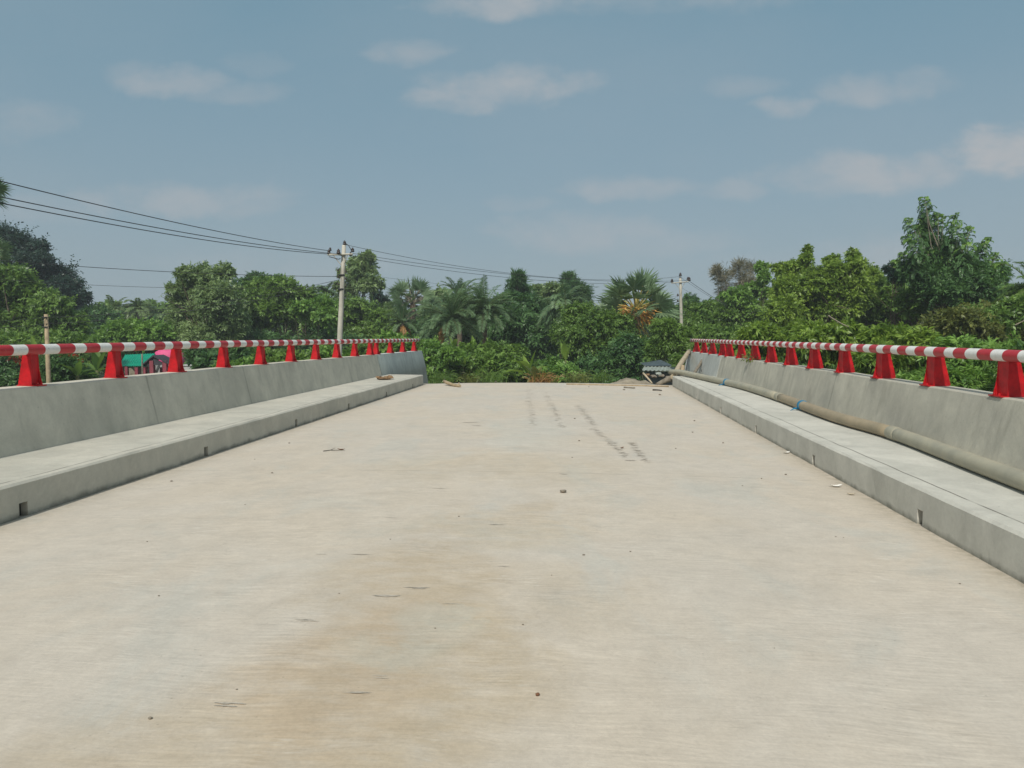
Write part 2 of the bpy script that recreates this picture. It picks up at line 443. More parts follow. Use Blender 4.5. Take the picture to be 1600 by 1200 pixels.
M_whitewall = plain('white_block', (0.50, 0.51, 0.50), 0.8, var=0.25, scale=4)

L_mid = leaf_mat('leaf_mid', (0.040, 0.100, 0.026), (0.215, 0.350, 0.070))
L_bright = leaf_mat('leaf_bright', (0.050, 0.130, 0.030), (0.250, 0.425, 0.085))
L_yell = leaf_mat('leaf_yellowgreen', (0.055, 0.125, 0.020), (0.305, 0.440, 0.068))
L_dark = leaf_mat('leaf_dark', (0.024, 0.072, 0.030), (0.125, 0.245, 0.075))
L_blue = leaf_mat('leaf_bluedark', (0.014, 0.040, 0.032), (0.045, 0.092, 0.062))
L_grey = leaf_mat('leaf_greygreen', (0.060, 0.125, 0.048), (0.310, 0.420, 0.175))
L_brown = leaf_mat('leaf_brown', (0.11, 0.125, 0.07), (0.30, 0.27, 0.20))
L_olive = leaf_mat('leaf_olive', (0.055, 0.090, 0.022), (0.23, 0.25, 0.065))
L_palm = leaf_mat('palm_leaf', (0.050, 0.115, 0.060), (0.210, 0.320, 0.150), rough=0.45)
L_fan = leaf_mat('fan_leaf', (0.075, 0.150, 0.075), (0.24, 0.34, 0.19), rough=0.38)
M_rib = plain('frond_rib', (0.12, 0.15, 0.06), 0.6)
L_dead = leaf_mat('dead_frond', (0.25, 0.13, 0.045), (0.48, 0.28, 0.10))
L_orange = leaf_mat('orange_stalk', (0.50, 0.21, 0.04), (0.86, 0.52, 0.13), trans=0.1)
L_banana = leaf_mat('banana_leaf', (0.10, 0.20, 0.03), (0.26, 0.38, 0.07), trans=0.35, rough=0.35)
L_white = leaf_mat('white_petal', (0.55, 0.56, 0.50), (0.75, 0.76, 0.70))
L_red = leaf_mat('red_petal', (0.35, 0.04, 0.02), (0.5, 0.08, 0.03))

# ------------------------------------------------------------------ object helpers


def link(o, parent=None):
    sc.collection.objects.link(o)
    if parent:
        o.parent = parent
    return o


def tag(o, label=None, cat=None, group=None, kind=None):
    if label:
        o['label'] = label
    if cat:
        o['category'] = cat
    if group:
        o['group'] = group
    if kind:
        o['kind'] = kind
    return o


def empty(name, loc, label, cat, group=None):
    o = bpy.data.objects.new(name, None)
    o.location = loc
    o.empty_display_size = 0.2
    link(o)
    return tag(o, label, cat, group)


class MB:
    def __init__(s):
        s.v, s.f, s.mi = [], [], []

    def add(s, vs, fs, mi=0):
        o = len(s.v)
        s.v += [tuple(map(float, p)) for p in vs]
        s.f += [tuple(i + o for i in f) for f in fs]
        s.mi += [mi] * len(fs)

    def box(s, c, sz, rz=0.0, mi=0, M=None):
        hx, hy, hz = sz[0] / 2, sz[1] / 2, sz[2] / 2
        vs = [(x, y, z) for z in (-hz, hz) for (x, y) in ((-hx, -hy), (hx, -hy), (hx, hy), (-hx, hy))]
        if M is None:
            M = Matrix.Rotation(rz, 4, 'Z')
        vs = [tuple((M @ Vector(p)) + Vector(c)) for p in vs]
        s.add(vs, [(3, 2, 1, 0), (4, 5, 6, 7), (0, 1, 5, 4), (1, 2, 6, 5), (2, 3, 7, 6), (3, 0, 4, 7)], mi)

    def tube(s, pts, rad, n=8, mi=0, cap=True):
        pts = [Vector(p) for p in pts]
        if not hasattr(rad, '__len__'):
            rad = [rad] * len(pts)
        vs = []
        prev = None
        for i, p in enumerate(pts):
            t = (pts[min(i + 1, len(pts) - 1)] - pts[max(i - 1, 0)]).normalized()
            if prev is None:
                a = Vector((0, 0, 1)) if abs(t.z) < 0.9 else Vector((1, 0, 0))
                e = t.cross(a).normalized()
            else:
                e = (prev - t * prev.dot(t)).normalized()
            prev = e
            b = t.cross(e)
            for k in range(n):
                an = 2 * math.pi * k / n
                vs.append(p + (e * math.cos(an) + b * math.sin(an)) * rad[i])
        fs = []
        for i in range(len(pts) - 1):
            for k in range(n):
                a, b_ = i * n + k, i * n + (k + 1) % n
                fs.append((a, b_, b_ + n, a + n))
        if cap:
            fs.append(tuple(range(n))[::-1])
            fs.append(tuple(range((len(pts) - 1) * n, len(pts) * n)))
        s.add(vs, fs, mi)

    def prism(s, poly, a, b, axis='Y', mi=0):
        n = len(poly)
        vs = []
        for t in (a, b):
            for (p, q) in poly:
                vs.append((p, t, q) if axis == 'Y' else ((t, p, q) if axis == 'X' else (p, q, t)))
        fs = [tuple(range(n)), tuple(range(n, 2 * n))[::-1]]
        for i in range(n):
            j = (i + 1) % n
            fs.append((j, i, i + n, j + n))
        s.add(vs, fs, mi)

    def build(s, name, mats, parent=None, smooth=False, bevel=0, loc=None):
        me = bpy.data.meshes.new(name)
        me.from_pydata(s.v, [], s.f)
        if not isinstance(mats, (list, tuple)):
            mats = [mats]
        for m in mats:
            me.materials.append(m)
        me.polygons.foreach_set('material_index', s.mi)
        if smooth:
            me.polygons.foreach_set('use_smooth', [len(f) <= 4 for f in s.f])
        me.update()
        fix_normals(me)
        o = bpy.data.objects.new(name, me)
        link(o, parent)
        if loc is not None:
            o.location = loc
        if bevel:
            md = o.modifiers.new('bevel', 'BEVEL')
            md.width = bevel
            md.segments = 2
            md.limit_method = 'ANGLE'
        return o


def fix_normals(me):
    import bmesh
    bm = bmesh.new()
    bm.from_mesh(me)
    bmesh.ops.recalc_face_normals(bm, faces=bm.faces)
    bm.to_mesh(me)
    bm.free()


def unit(n, rng):
    v = rng.normal(size=(n, 3))
    return v / np.linalg.norm(v, axis=1, keepdims=True)


def norm(v):
    return v / np.maximum(np.linalg.norm(v, axis=1, keepdims=True), 1e-9)


class Leaves:
    """collects rhombic leaves as numpy arrays and builds one mesh"""

    def __init__(s):
        s.V, s.T, s.I = [], [], []

    def add(s, C, D, N, L, W, tint, fold=0.18, mi=0, droop=0.0):
        D = norm(D)
        S = norm(np.cross(D, N))
        Nn = np.cross(S, D)
        L = np.broadcast_to(L, (len(C),))[:, None]
        W = np.broadcast_to(W, (len(C),))[:, None]
        a = C
        m = C + D * L * 0.45
        b = m + S * W * 0.5 + Nn * W * fold
        d = m - S * W * 0.5 + Nn * W * fold
        c = C + D * L - np.array([0, 0, 1.0]) * L * droop
        s.V.append(np.stack([a, b, c, d], 1).reshape(-1, 3))
        s.T.append(np.broadcast_to(tint, (len(C),)).astype(np.float32))
        s.I.append(np.full(len(C), mi, np.int32))

    def build(s, name, mats, parent=None):
        V = np.concatenate(s.V).astype(np.float32)
        T = np.concatenate(s.T)
        I = np.concatenate(s.I)
        n = len(V) // 4
        me = bpy.data.meshes.new(name)
        me.vertices.add(n * 4)
        me.vertices.foreach_set('co', V.ravel())
        me.loops.add(n * 4)
        me.loops.foreach_set('vertex_index', np.arange(n * 4, dtype=np.int32))
        me.polygons.add(n)
        me.polygons.foreach_set('loop_start', np.arange(0, n * 4, 4, dtype=np.int32))
        me.polygons.foreach_set('material_index', I)
        at = me.attributes.new('tint', 'FLOAT', 'FACE')
        at.data.foreach_set('value', np.clip(T, 0, 1))
        for m in (mats if isinstance(mats, (list, tuple)) else [mats]):
            me.materials.append(m)
        me.update(calc_edges=True)
        o = bpy.data.objects.new(name, me)
        link(o, parent)
        return o


# ------------------------------------------------------------------ the bridge
YN = -9.0          # near end of what is built
YE = 23.3          # end of the deck slab
XL, XR = -4.62, 2.73
XC = (XL + XR) / 2


def dz(x):
    t = (x - XC) / (XR - XC)
    return 0.05 * (1 - t * t)


def build_deck():
    rng = random.Random(1)
    xs = [XL - 0.1 + (XR - XL + 0.2) * i / 20 for i in range(21)]
    ys = [YN + (YE - YN) * i / 130 for i in range(131)]
    vs, fs = [], []
    for j, y in enumerate(ys):
        for x in xs:
            yy = y
            z = dz(min(max(x, XL), XR))
            if j == 130:
                yy += rng.uniform(-0.035, 0.035)
                z -= 0.01
            vs.append((x, yy, z + rng.uniform(-.0015, .0015)))
    for j in range(130):
        for i in range(20):
            a = j * 21 + i
            fs.append((a, a + 1, a + 22, a + 21))
    base = len(vs)
    for i in range(21):
        vs.append((xs[i], YE, -0.25))
    for i in range(20):
        fs.append((130 * 21 + i, 130 * 21 + i + 1, base + i + 1, base + i))
    me = bpy.data.meshes.new('road')
    me.from_pydata(vs, [], fs)
    me.materials.append(M_deck)
    me.polygons.foreach_set('use_smooth', [True] * len(fs))
    me.update()
    o = link(bpy.data.objects.new('road', me))
    tag(o, 'pale tan concrete bridge deck with transverse broom grooves', None, None, 'structure')
    # under side: slab and girders
    mb = MB()
    mb.box(((XL + XR) / 2, (YN + YE) / 2, -0.36), (XR - XL + 2.2, YE - YN - 0.1, 0.2))
    for gx in (-4.6, -2.2, 0.3, 2.7):
        mb.box((gx, (YN + YE) / 2, -0.86), (0.4, YE - YN - 0.1, 0.8))
    mb.box((XC, YE - 0.5, -1.9), (10.2, 0.9, 1.28))
    b = mb.build('bridge_girders', M_under)
    tag(b, 'concrete girders and abutment carrying the bridge deck', None, None, 'structure')
    return o


road = build_deck()


def mark_strip(mb, x, y, w, h, rng):
    n = 7
    up, lo = [], []
    for i in range(n + 1):
        t = i / n
        env = max(0.08, math.sin(math.pi * (0.06 + 0.88 * t))) * rng.uniform(0.5, 1.2)
        xx = x - w / 2 + w * t
        yy = y + rng.uniform(-0.2, 0.2) * h
        up.append((xx, yy + h * env / 2, dz(xx) + 0.004))
        lo.append((xx, yy - h * env / 2, dz(xx) + 0.004))
    vs = lo + up
    mb.add(vs, [(i, i + 1, n + 2 + i, n + 1 + i) for i in range(n)])


def build_marks():
    rng = random.Random(7)
    mb = MB()

    def track(p0, p1, n, wpx, dens=1.0):
        n = int(n * 3)
        for i in range(n):
            if rng.random() > dens * .85:
                continue
            t = (i + rng.uniform(-.25, .25)) / max(1, n - 1)
            px = p0[0] + (p1[0] - p0[0]) * t + rng.uniform(-3.5, 3.5)
            py = p0[1] + (p1[1] - p0[1]) * t
            q = atZ(px, py, 0.04)
            w = wpx * pxm(q[1]) * rng.uniform(0.4, 1.5)
            mark_strip(mb, q[0], q[1], w, rng.uniform(0.014, 0.042), rng)
    track((824, 606), (834, 666), 20, 9, 0.85)
    track((852, 614), (877, 668), 20, 11)
    track((903, 634), (928, 665), 13, 12)
    track((925, 667), (988, 724), 15, 14, 0.75)
    track((985, 692), (1012, 722), 9, 13)
    track((955, 690), (962, 700), 2, 12)
    for (px, py, wp, h) in [(560, 868, 60, .02), (790, 887, 34, .016), (775, 822, 32, .03), (615, 811, 34, .012), (645, 921, 50, .02),
                            (610, 934, 75, .035), (660, 922, 30, .03), (360, 1106, 80, .03), (560, 1087, 80, .014), (480, 972, 60, .016),
                            (505, 868, 40, .01), (700, 946, 50, .01), (600, 1062, 50, .01), (735, 661, 35, .07), (745, 666, 26, .05),
                            (690, 765, 50, .02), (880, 742, 18, .05)]:
        q = atZ(px, py, 0.04)
        for k in range(2):
            mark_strip(mb, q[0] + rng.uniform(-.03, .03), q[1] + rng.uniform(-.015, .015), wp * pxm(q[1]) * rng.uniform(.4, .8), h * .5, rng)
    return mb.build('mud_scuffs', M_mark, road)


build_marks()


def walkway(side):
    """kerb and walkway slab with drain slots in its face"""
    rng = random.Random(3 + side)
    xf = XL if side < 0 else XR
    xb = -5.70 if side < 0 else 3.90
    px = [(37, 800), (322, 706), (463, 661), (545, 636), (604, 614), (645, 600)] if side < 0 else [(1437, 812), (1271, 720), (1181, 671), (1126, 642), (1088, 622), (1061, 606)]
    slots = [_yx(a, b, xf) for a, b in px]
    slots = [slots[0] - 6.0, slots[0] - 3.0] + slots
    s = 1 if side < 0 else -1       # outward of kerb face
    mb = MB()
    sw, sh = 0.10, 0.125

    def prof(full, j):
        t = 0.3
        ch = 0.02
        p = [(xf + s * j[0], 0.0 if full else sh), (xf + s * (j[1]), t - ch), (xf - s * ch, t + j[2]), (xb, t + 0.012), (xb, 0.0 if full else sh)]
        if full:
            p[0] = (p[0][0], -0.25)
            p[4] = (p[4][0], -0.25)
        return p

    def extr(ya, yb, full):
        n = max(1, int((yb - ya) / 0.3))
        rows = []
        for i in range(n + 1):
            j = (rng.uniform(-.006, .004), rng.uniform(-.005, .004), rng.uniform(-.003, .003))
            if i in (0, n):
                j = (0, 0, 0)
            y = ya + (yb - ya) * i / n
            rows.append([(a, y, b) for a, b in prof(full, j)])
        vs = [p for r in rows for p in r]
        fs = []
        for i in range(n):
            for k in range(5):
                a, b = i * 5 + k, i * 5 + (k + 1) % 5
                fs.append((a, b, b + 5, a + 5))
        fs.append((0, 1, 2, 3, 4))
        fs.append(tuple(n * 5 + k for k in range(5))[::-1])
        mb.add(vs, fs)
    y = YN
    ye = 22.6
    for sy in slots:
        extr(y, sy - sw / 2, True)
        extr(sy - sw / 2, sy + sw / 2, False)
        y = sy + sw / 2
    extr(y, ye, True)
    o = mb.build('pavement', M_walk_l if side < 0 else M_walk_r)
    tag(o, ('left' if side < 0 else 'right') + ' raised concrete walkway and kerb with drain slots', None, None, 'structure')
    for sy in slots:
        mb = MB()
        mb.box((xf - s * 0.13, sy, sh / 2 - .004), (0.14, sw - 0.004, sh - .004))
        mb.build('drain_shade', M_drain_shade, o)  # added dark block, stands in for the shade within the slot
    return o


walkway(-1)
walkway(1)


def topz(side, y):
    if side < 0:
        return 0.965 - max(0, y - 12) * 0.0045
    return 0.93 - max(0, y - 12) * 0.0022


def parapet(side, y0, y1, mat, label, wing):
    rng = random.Random(int(y0 * 7) + side)
    xt, xbs = (-5.82, -5.66) if side < 0 else (4.0, 3.86)
    s = 1 if side < 0 else -1
    zb = -2.6 if wing else 0.0
    slope = (xbs - xt) / (topz(side, 5) - 0.3)
    n = max(2, int((y1 - y0) / 0.6))
    ring = []
    for i in range(n + 1):
        y = y0 + (y1 - y0) * i / n
        t = topz(side, y) + rng.uniform(-.003, .003)
        j = rng.uniform(-.003, .003)
        xm = xt + slope * (t - 0.3)
        xl = xt + slope * (t - zb) if wing else xm
        xl = xm + (xl - xm) * 0.6
        ring.append([(xl, y, zb), (xm + j, y, 0.3), (xt + j, y, t - 0.012), (xt - s * 0.012, y, t), (xt - s * 0.25, y, t + 0.004), (xt - s * 0.26, y, t - 0.012), (xt - s * 0.28, y, zb if wing else -0.5)])
    k_ = 7
    vs = [p for r in ring for p in r]
    fs = []
    for i in range(n):
        for k in range(k_):
            a, b = i * k_ + k, i * k_ + (k + 1) % k_
            fs.append((a, b, b + k_, a + k_))
    fs.append(tuple(range(k_)))
    fs.append(tuple(n * k_ + k for k in range(k_))[::-1])
    mb = MB()
    mb.add(vs, fs)
    o = mb.build('parapet_wall' if not wing else 'wing_wall', mat)
    tag(o, label, 'wall')
    return o


parapet(-1, YN, 21.82, M_par_l, 'long grey concrete parapet wall along the left walkway', False)
parapet(1, YN, 21.98, M_par_r, 'long grey concrete parapet wall along the right walkway behind the pipe', False)
parapet(-1, 21.87, 28.3, M_wing_l, 'bluish grey end wall past the joint of the left parapet', True)
parapet(1, 22.03, 28.5, M_wing_r, 'light grey end wall with poles leaning on it past the right parapet', True)


def post_mesh(side):
    gap = 0.055 if side < 0 else 0.092
    s = -1 if side < 0 else 1            # outward
    H = 0.345
    t = 0.008
    mb = MB()
    outline_out = [(0.070, H), (0.088, H * 0.72), (0.110, H * 0.40), (0.128, H * 0.15), (0.135, 0.008)]
    if side > 0:
        outline_out = [(a + 0.010 + 0.02 * (H - b) / H, b) for a, b in outline_out]
    near_in = [(-0.022, 0.008), (-0.022, H)]
    far_in = [(-0.062, 0.008), (-0.042, H * 0.25), (-0.028, H * 0.55), (-0.022, H)]
    for yy, inn in ((-gap, near_in), (gap, far_in)):
        mb.prism([(s * a, b) for a, b in inn + outline_out], yy - t / 2, yy + t / 2)
    mb.prism([(s * -0.022, 0.008), (s * -0.012, 0.008), (s * -0.012, H), (s * -0.022, H)], -gap + t / 2, gap - t / 2)
    # saddle under the pipe
    mb.box((s * 0.025, 0, H + 0.004), (0.085, gap * 2 + 0.012, 0.008))
    p = mb.build('post', M_postred)
    mb = MB()
    mb.box((s * 0.030, 0.012, 0.0), (0.235, gap * 2 + 0.045, 0.012))
    for bx in (-0.07, ):
        for by in (-gap * .5, gap * .5):
            mb.tube([(s * bx, by, 0.006), (s * bx, by, 0.03)], 0.011, 6)
    q = mb.build('base_plate', M_postred, p)
    return p, q


def guard_rail(side, label):
    xr = -5.89 if side < 0 else 4.05
    root = empty('guard_rail', (xr, 0, 0.95), label, 'railing', 'striped guard rails on the parapets')
    zs = lambda y: topz(side, y) + 0.395
    y1 = 28.0 if side < 0 else 28.2
    mb = MB()
    pts = [(0, y, zs(y) - 0.95) for y in np.linspace(-3.4, y1, 40)]
    mb.tube(pts, 0.057, 20)
    pipe = mb.build('rail_pipe', M_railL if side < 0 else M_railR, root, smooth=True)
    mb = MB()
    mb.tube([(0, y1, zs(y1) - 0.95), (0, y1 + 0.015, zs(y1) - 0.95)], [0.059, 0.05], 20)
    mb.build('end_cap', M_paper, root)
    base = 7.87 if side < 0 else 7.72
    ys = [base + 1.524 * k for k in range(-7, 10)] + ([22.25, 23.95, 25.7, 27.5] if side < 0 else [22.42, 24.1, 25.7, 27.35])
    p0, q0 = post_mesh(side)
    s = -1 if side < 0 else 1
    for i, y in enumerate(ys):
        if i == 0:
            p, q = p0, q0
            p.parent = root
        else:
            p = p0.copy()
            link(p, root)
            q = q0.copy()
            link(q, p)
        p.location = (s * 0.022, y, topz(side, y) - 0.95 + 0.006)
        p.rotation_euler.z = random.Random(i * 5 + side).uniform(-.012, .012)


guard_rail(-1, 'red and white striped pipe rail on red posts along the left parapet')
guard_rail(1, 'red and white striped pipe rail on red posts along the right parapet')

# ------------------------------------------------------------------ things on the bridge


def drain_pipe():
    root = empty('dredge_pipe', (3.5, 6, 0.3), 'long grey and tan pipe lying on the right walkway beside the parapet', 'pipe')
    O = np.array([3.5, 6, 0.3])
    r = 0.076
    pix = [(1600, 752), (1500, 715), (1393, 676), (1300, 650), (1216, 620), (1160, 603), (1115, 593), (1085, 590.5), (1066, 592)]
    z = 0.3 + r + 0.012
    P = [atZ(a, b, z) for a, b in pix]
    d = P[0] - P[2]
    d = d / np.linalg.norm(d)
    d[2] = 0
    P = [P[0] + d * 9, P[0] + d * 4] + P
    P[-2][2] += 0.01
    # keep the far run on the walkway, ending past the kerb end
    P = P[:-2] + [np.array([3.20, 21.2, z]), np.array([2.98, 22.6, z + .02]), np.array([2.78, 23.6, z - 0.02])]

    def seg(a, b, mat, nm, r0=r):
        mb = MB()
        # resample between indices with smoothing
        pts = []
        for i in range(a, b):
            p0 = P[max(i - 1, 0)]
            p1, p2 = P[i], P[i + 1]
            p3 = P[min(i + 2, len(P) - 1)]
            for k in range(6):
                t = k / 6
                q = 0.5 * ((2 * p1) + (-p0 + p2) * t + (2 * p0 - 5 * p1 + 4 * p2 - p3) * t * t + (-p0 + 3 * p1 - 3 * p2 + p3) * t ** 3)
                pts.append(q - O)
        pts.append(P[b] - O)
        mb.tube(pts, r0, 20)
        return mb.build(nm, mat, root, smooth=True), pts
    a, pa = seg(0, 4, M_pipe, 'pipe_length')
    b_, pb = seg(4, 6, M_pipetan, 'pipe_length', r * 0.97)
    b_['label'] = 'tan middle length of pipe'
    c, pc = seg(6, len(P) - 1, M_pipe, 'pipe_length')
    for (pp, nm) in ((pa, 'coupling'), (pb, 'coupling')):
        mb = MB()
        e = Vector(pp[-1])
        t = (Vector(pp[-2]) - e).normalized()
        mb.tube([e - t * 0.02, e - t * 0.01, e + t * 0.18, e + t * 0.2], [r * 1.02, r * 1.06, r * 1.06, r * 1.0], 20)
        mb.build(nm, M_pipe, root, smooth=True)
    for (px, py) in ((1242, 631), (1140, 598)):
        q = atZ(px, py, z) - O
        allp = pa + pb + pc
        i = min(range(1, len(allp) - 1), key=lambda i: np.linalg.norm(np.array(allp[i]) - q))
        e = Vector(allp[i])
        t = (Vector(allp[i + 1]) - Vector(allp[i - 1])).normalized()
        mb = MB()
        mb.tube([e - t * 0.05, e - t * 0.03, e + t * 0.04, e + t * 0.05], [r * 1.03, r * 1.12, r * 1.1, r * 1.03], 18)
        # loose tails of the tape
        for k, (dx, dy_) in enumerate(((-0.20, -0.05), )):
            zt = 0.012 - O[2] + 0.3 if k < 1 else r * 1.2 + .02
            a0 = e + Vector((-r * 0.9, 0, -r * 0.6 if k < 1 else r * 0.6))
            a1 = Vector((e.x + dx, e.y + dy_, zt if k < 1 else e.z + r * 1.15))
            mb.tube([a0, (a0 + a1) / 2 + Vector((0, 0, .015)), a1], [0.016, 0.014, 0.004], 5)
        mb.build('tape_wrap', M_blue, root, smooth=True)


drain_pipe()


def ellipsoid_lump(c, sz, rng, jit=0.25, seg=8, rings=5):
    vs = [(0, 0, -sz[2])]
    for i in range(1, rings):
        ph = math.pi * i / rings
        for k in range(seg):
            th = 2 * math.pi * k / seg
            j = 1 + rng.uniform(-jit, jit)
            vs.append((sz[0] * math.sin(ph) * math.cos(th) * j, sz[1] * math.sin(ph) * math.sin(th) * j, -sz[2] * math.cos(ph) * j))
    vs.append((0, 0, sz[2]))
    fs = [(0, 1 + (k + 1) % seg, 1 + k) for k in range(seg)]
    for i in range(rings - 2):
        for k in range(seg):
            a, b = 1 + i * seg + k, 1 + i * seg + (k + 1) % seg
            fs.append((a, b, b + seg, a + seg))
    t = len(vs) - 1
    fs += [(t, 1 + (rings - 2) * seg + k, 1 + (rings - 2) * seg + (k + 1) % seg) for k in range(seg)]
    return [(v[0] + c[0], v[1] + c[1], v[2] + c[2]) for v in vs], fs


def pebble(px, py, wpx, mat, name, label, cat, group=None, flat=0.5, zsurf=None, seed=0):
    rng = random.Random(seed + int(px * 3 + py))
    q = atZ(px, py, zsurf if zsurf is not None else 0.04)
    z = dz(q[0]) if zsurf is None else zsurf
    r = wpx * pxm(q[1]) / 2
    mb = MB()
    vs, fs = ellipsoid_lump((0, 0, r * flat * 0.8), (r, r * 0.8, r * flat), rng)
    mb.add(vs, fs)
    o = mb.build(name, mat, None, smooth=(name == 'stone'))
    o.location = (q[0], q[1], z)
    tag(o, label, cat, group)


pebble(880, 771, 12, M_stone, 'stone', 'largest brown stone lying in the middle of the deck', 'stone', flat=.45)
pebble(235, 1127, 7, M_stone, 'stone', 'round brown pebble on the near left of the deck', 'stone', flat=.7)
pebble(840, 1090, 7, M_dleaf, 'stone', 'dark reddish pebble on the near middle of the deck', 'stone', flat=.8)
stones = [(425, 738), (383, 788), (268, 748), (1056, 700), (894, 716), (905, 690), (1228, 738), (1306, 835), (610, 845), (717, 809),
          (1085, 656), (1082, 674), (898, 655), (1190, 745), (920, 605), (975, 609), (230, 845), (985, 863), (862, 901), (680, 985),
          (817, 979), (1210, 1012), (912, 869), (1031, 616), (775, 597), (530, 930), (370, 1081), (248, 932), (1160, 757), (505, 650),
          (452, 690), (398, 715), (1318, 836), (1500, 905), (1130, 690)]
for i, (a, b) in enumerate(stones):
    pebble(a, b, random.Random(i).uniform(2.0, 4.4), M_stone, 'pebble', 'tiny brown pebble or crumb scattered over the concrete deck', 'pebble', 'small pebbles scattered on the deck', flat=.5, seed=i)


def leaf_litter(px, py, wpx, mat, name, label, cat, rot, group=None):
    rng = random.Random(int(px + py))
    q = atZ(px, py, 0.04)
    L = wpx * pxm(q[1])
    n = 6
    mb = MB()
    vs = []
    for i in range(n + 1):
        t = i / n
        w = L * 0.42 * math.sin(math.pi * (0.05 + 0.9 * t)) * rng.uniform(.7, 1.1)
        z = 0.006 + L * 0.22 * (t - .5) ** 2 * 4 * rng.uniform(.5, 1)
        vs += [(L * (t - .5), w / 2, z + w * .25), (L * (t - .5), 0, z), (L * (t - .5), -w / 2, z + w * .2)]
    fs = []
    for i in range(n):
        for k in range(2):
            a = i * 3 + k
            fs.append((a, a + 1, a + 4, a + 3))
    m2 = len(vs)
    vs += [(x, y, z + 0.002) for x, y, z in vs]
    fs += [tuple(i + m2 for i in f) for f in fs]
    mb.add(vs, fs)
    o = mb.build(name, mat)
    o.location = (q[0], q[1], dz(q[0]))
    o.rotation_euler.z = rot
    tag(o, label, cat, group)


leaf_litter(1229, 704, 13, M_paper, 'paper_scrap', 'small white crumpled scrap near the right kerb', 'litter', 0.5)
leaf_litter(1306, 756, 20, M_paper, 'paper_scrap', 'longer white scrap of torn paper beside the nearer right drain slot', 'litter', 0.1)
leaf_litter(1330, 768, 12, M_bamboo, 'paper_scrap', 'beige scrap lying just beyond the long white scrap by right kerb', 'litter', -0.3)
leaf_litter(533, 703, 12, M_dleaf, 'dead_leaf', 'dark curled leaf end beside the thin twig on the left deck', 'leaf', 0.2)
leaf_litter(972, 701, 9, M_dleaf, 'dead_leaf', 'small brown leaf among the tyre scuffs right of the middle', 'leaf', 0.9)

q = atZ(518, 706, 0.03)
mb = MB()
pts = [(-0.10, -0.02, .01), (-0.03, 0.05, .012), (0.04, 0.0, .02), (0.16, 0.04, .016)]
mb.tube(pts, [0.006, .005, .005, .003], 5)
mb.tube([(-0.03, .05, .012), (0.01, .12, .03)], [0.004, .002], 5)
o = mb.build('twig', M_darkwood)
o.location = (q[0], q[1], dz(q[0]))
tag(o, 'thin dark crooked twig lying on the left side of the deck', 'twig')

# log near the far end of the deck
mb = MB()
a, b = atZ(694, 598.5, 0.08), atZ(719, 603, 0.07)
c0 = (a + b) / 2
pl = [Vector(a + (b - a) * t - c0) + Vector((0, 0, [0.05, 0.02, -0.01, -0.015, 0.0][i])) for i, t in enumerate((0, .2, .55, .85, 1))]
mb.tube(pl, [0.045, 0.05, 0.045, 0.05, 0.035], 10)
mb.tube([pl[3], pl[3] + Vector((0.05, -.02, .09))], [0.025, .018], 7)
o = mb.build('driftwood_log', M_wood, None, smooth=True)
o.location = (c0[0], c0[1], dz(c0[0]) + 0.055)
tag(o, 'short pale log lying across the far left end of the deck', 'log')

# crumpled sack on the left walkway
mb = MB()
rng_ = random.Random(4)
q = atZ(601, 592.5, 0.32)
vs, fs = ellipsoid_lump((0, 0, .035), (.21, .16, .04), rng_, .3, 12, 6)
mb.add(vs, fs)
vs, fs = ellipsoid_lump((0.13, 0.02, .07), (.12, .08, .045), rng_, .35, 10, 5)
mb.add(vs, fs)
vs, fs = ellipsoid_lump((-0.10, -0.06, .06), (.12, .05, .03), rng_, .35, 10, 5)
mb.add(vs, fs)
o = mb.build('crumpled_sack', M_sack)
o.location = (q[0], q[1], 0.312)
tag(o, 'crumpled brown sack left on the far end of the left walkway', 'sack')


def stick(name, p0, p1, r0, r1, mat, label, cat, bend=0.03, group=None, nodes=False, seed=0):
    rng = random.Random(seed)
    p0, p1 = Vector(p0), Vector(p1)
    c = p0.copy()
    pts, rad = [], []
    n = 9
    off = Vector((rng.uniform(-1, 1), rng.uniform(-1, 1), rng.uniform(-.5, .5))) * bend
    for i in range(n + 1):
        t = i / n
        pts.append(p0 + (p1 - p0) * t + off * math.sin(math.pi * t) - c + Vector((rng.uniform(-1, 1), rng.uniform(-1, 1), 0)) * bend * .15)
        rad.append((r0 + (r1 - r0) * t) * (1.12 if nodes and i % 3 == 0 else 1))
    mb = MB()
    mb.tube(pts, rad, 9)
    o = mb.build(name, mat, None, smooth=True)
    o.location = c
    tag(o, label, cat, group)
    return o


# leaning timbers at the right end wall
stick('leaning_pole', atY(1052, 589, 23.2), atY(1077, 549, 28.0), .085, .085, M_bamboo, 'thick pale timber pole leaning on the end of the right end wall', 'pole', .02, seed=1)
stick('leaning_pole', atY(1082, 587, 24.0), atY(1107, 543, 26.2), .055, .035, M_grey_wood, 'forked grey branch leaning against the right end wall face', 'branch', .03, seed=2)
stick('iron_bar', atY(1071, 583, 24.0), atY(1077, 553, 27.0), .014, .014, M_iron, 'thin dark bar between the pale pole and the wall end', 'bar', .01, seed=3)
stick('iron_bar', atY(1096, 580, 24.6), atY(1103, 553, 26.0), .014, .014, M_iron, 'thin dark bar right of the forked grey branch', 'bar', .01, seed=4)
stick('timber_stump', atY(1066, 586, 23.8), atY(1067, 571, 23.9), .07, .06, M_wood, 'short upright timber stub between pipe and leaning pole', 'timber', .01, seed=5)
stick('bamboo_stick', atY(1005, 583, 24.2), atY(1019, 599, 23.6), .03, .025, M_bamboo, 'short pale stick slanting on the dirt mound past the deck', 'stick', .01, seed=6)
stick('dark_hose', atY(1053, 590, 23.5), atY(1026, 601, 23.1), .11, .05, M_grey_wood, 'grey frayed pipe sock hanging off the end of the kerb', 'hose', .05, seed=7)


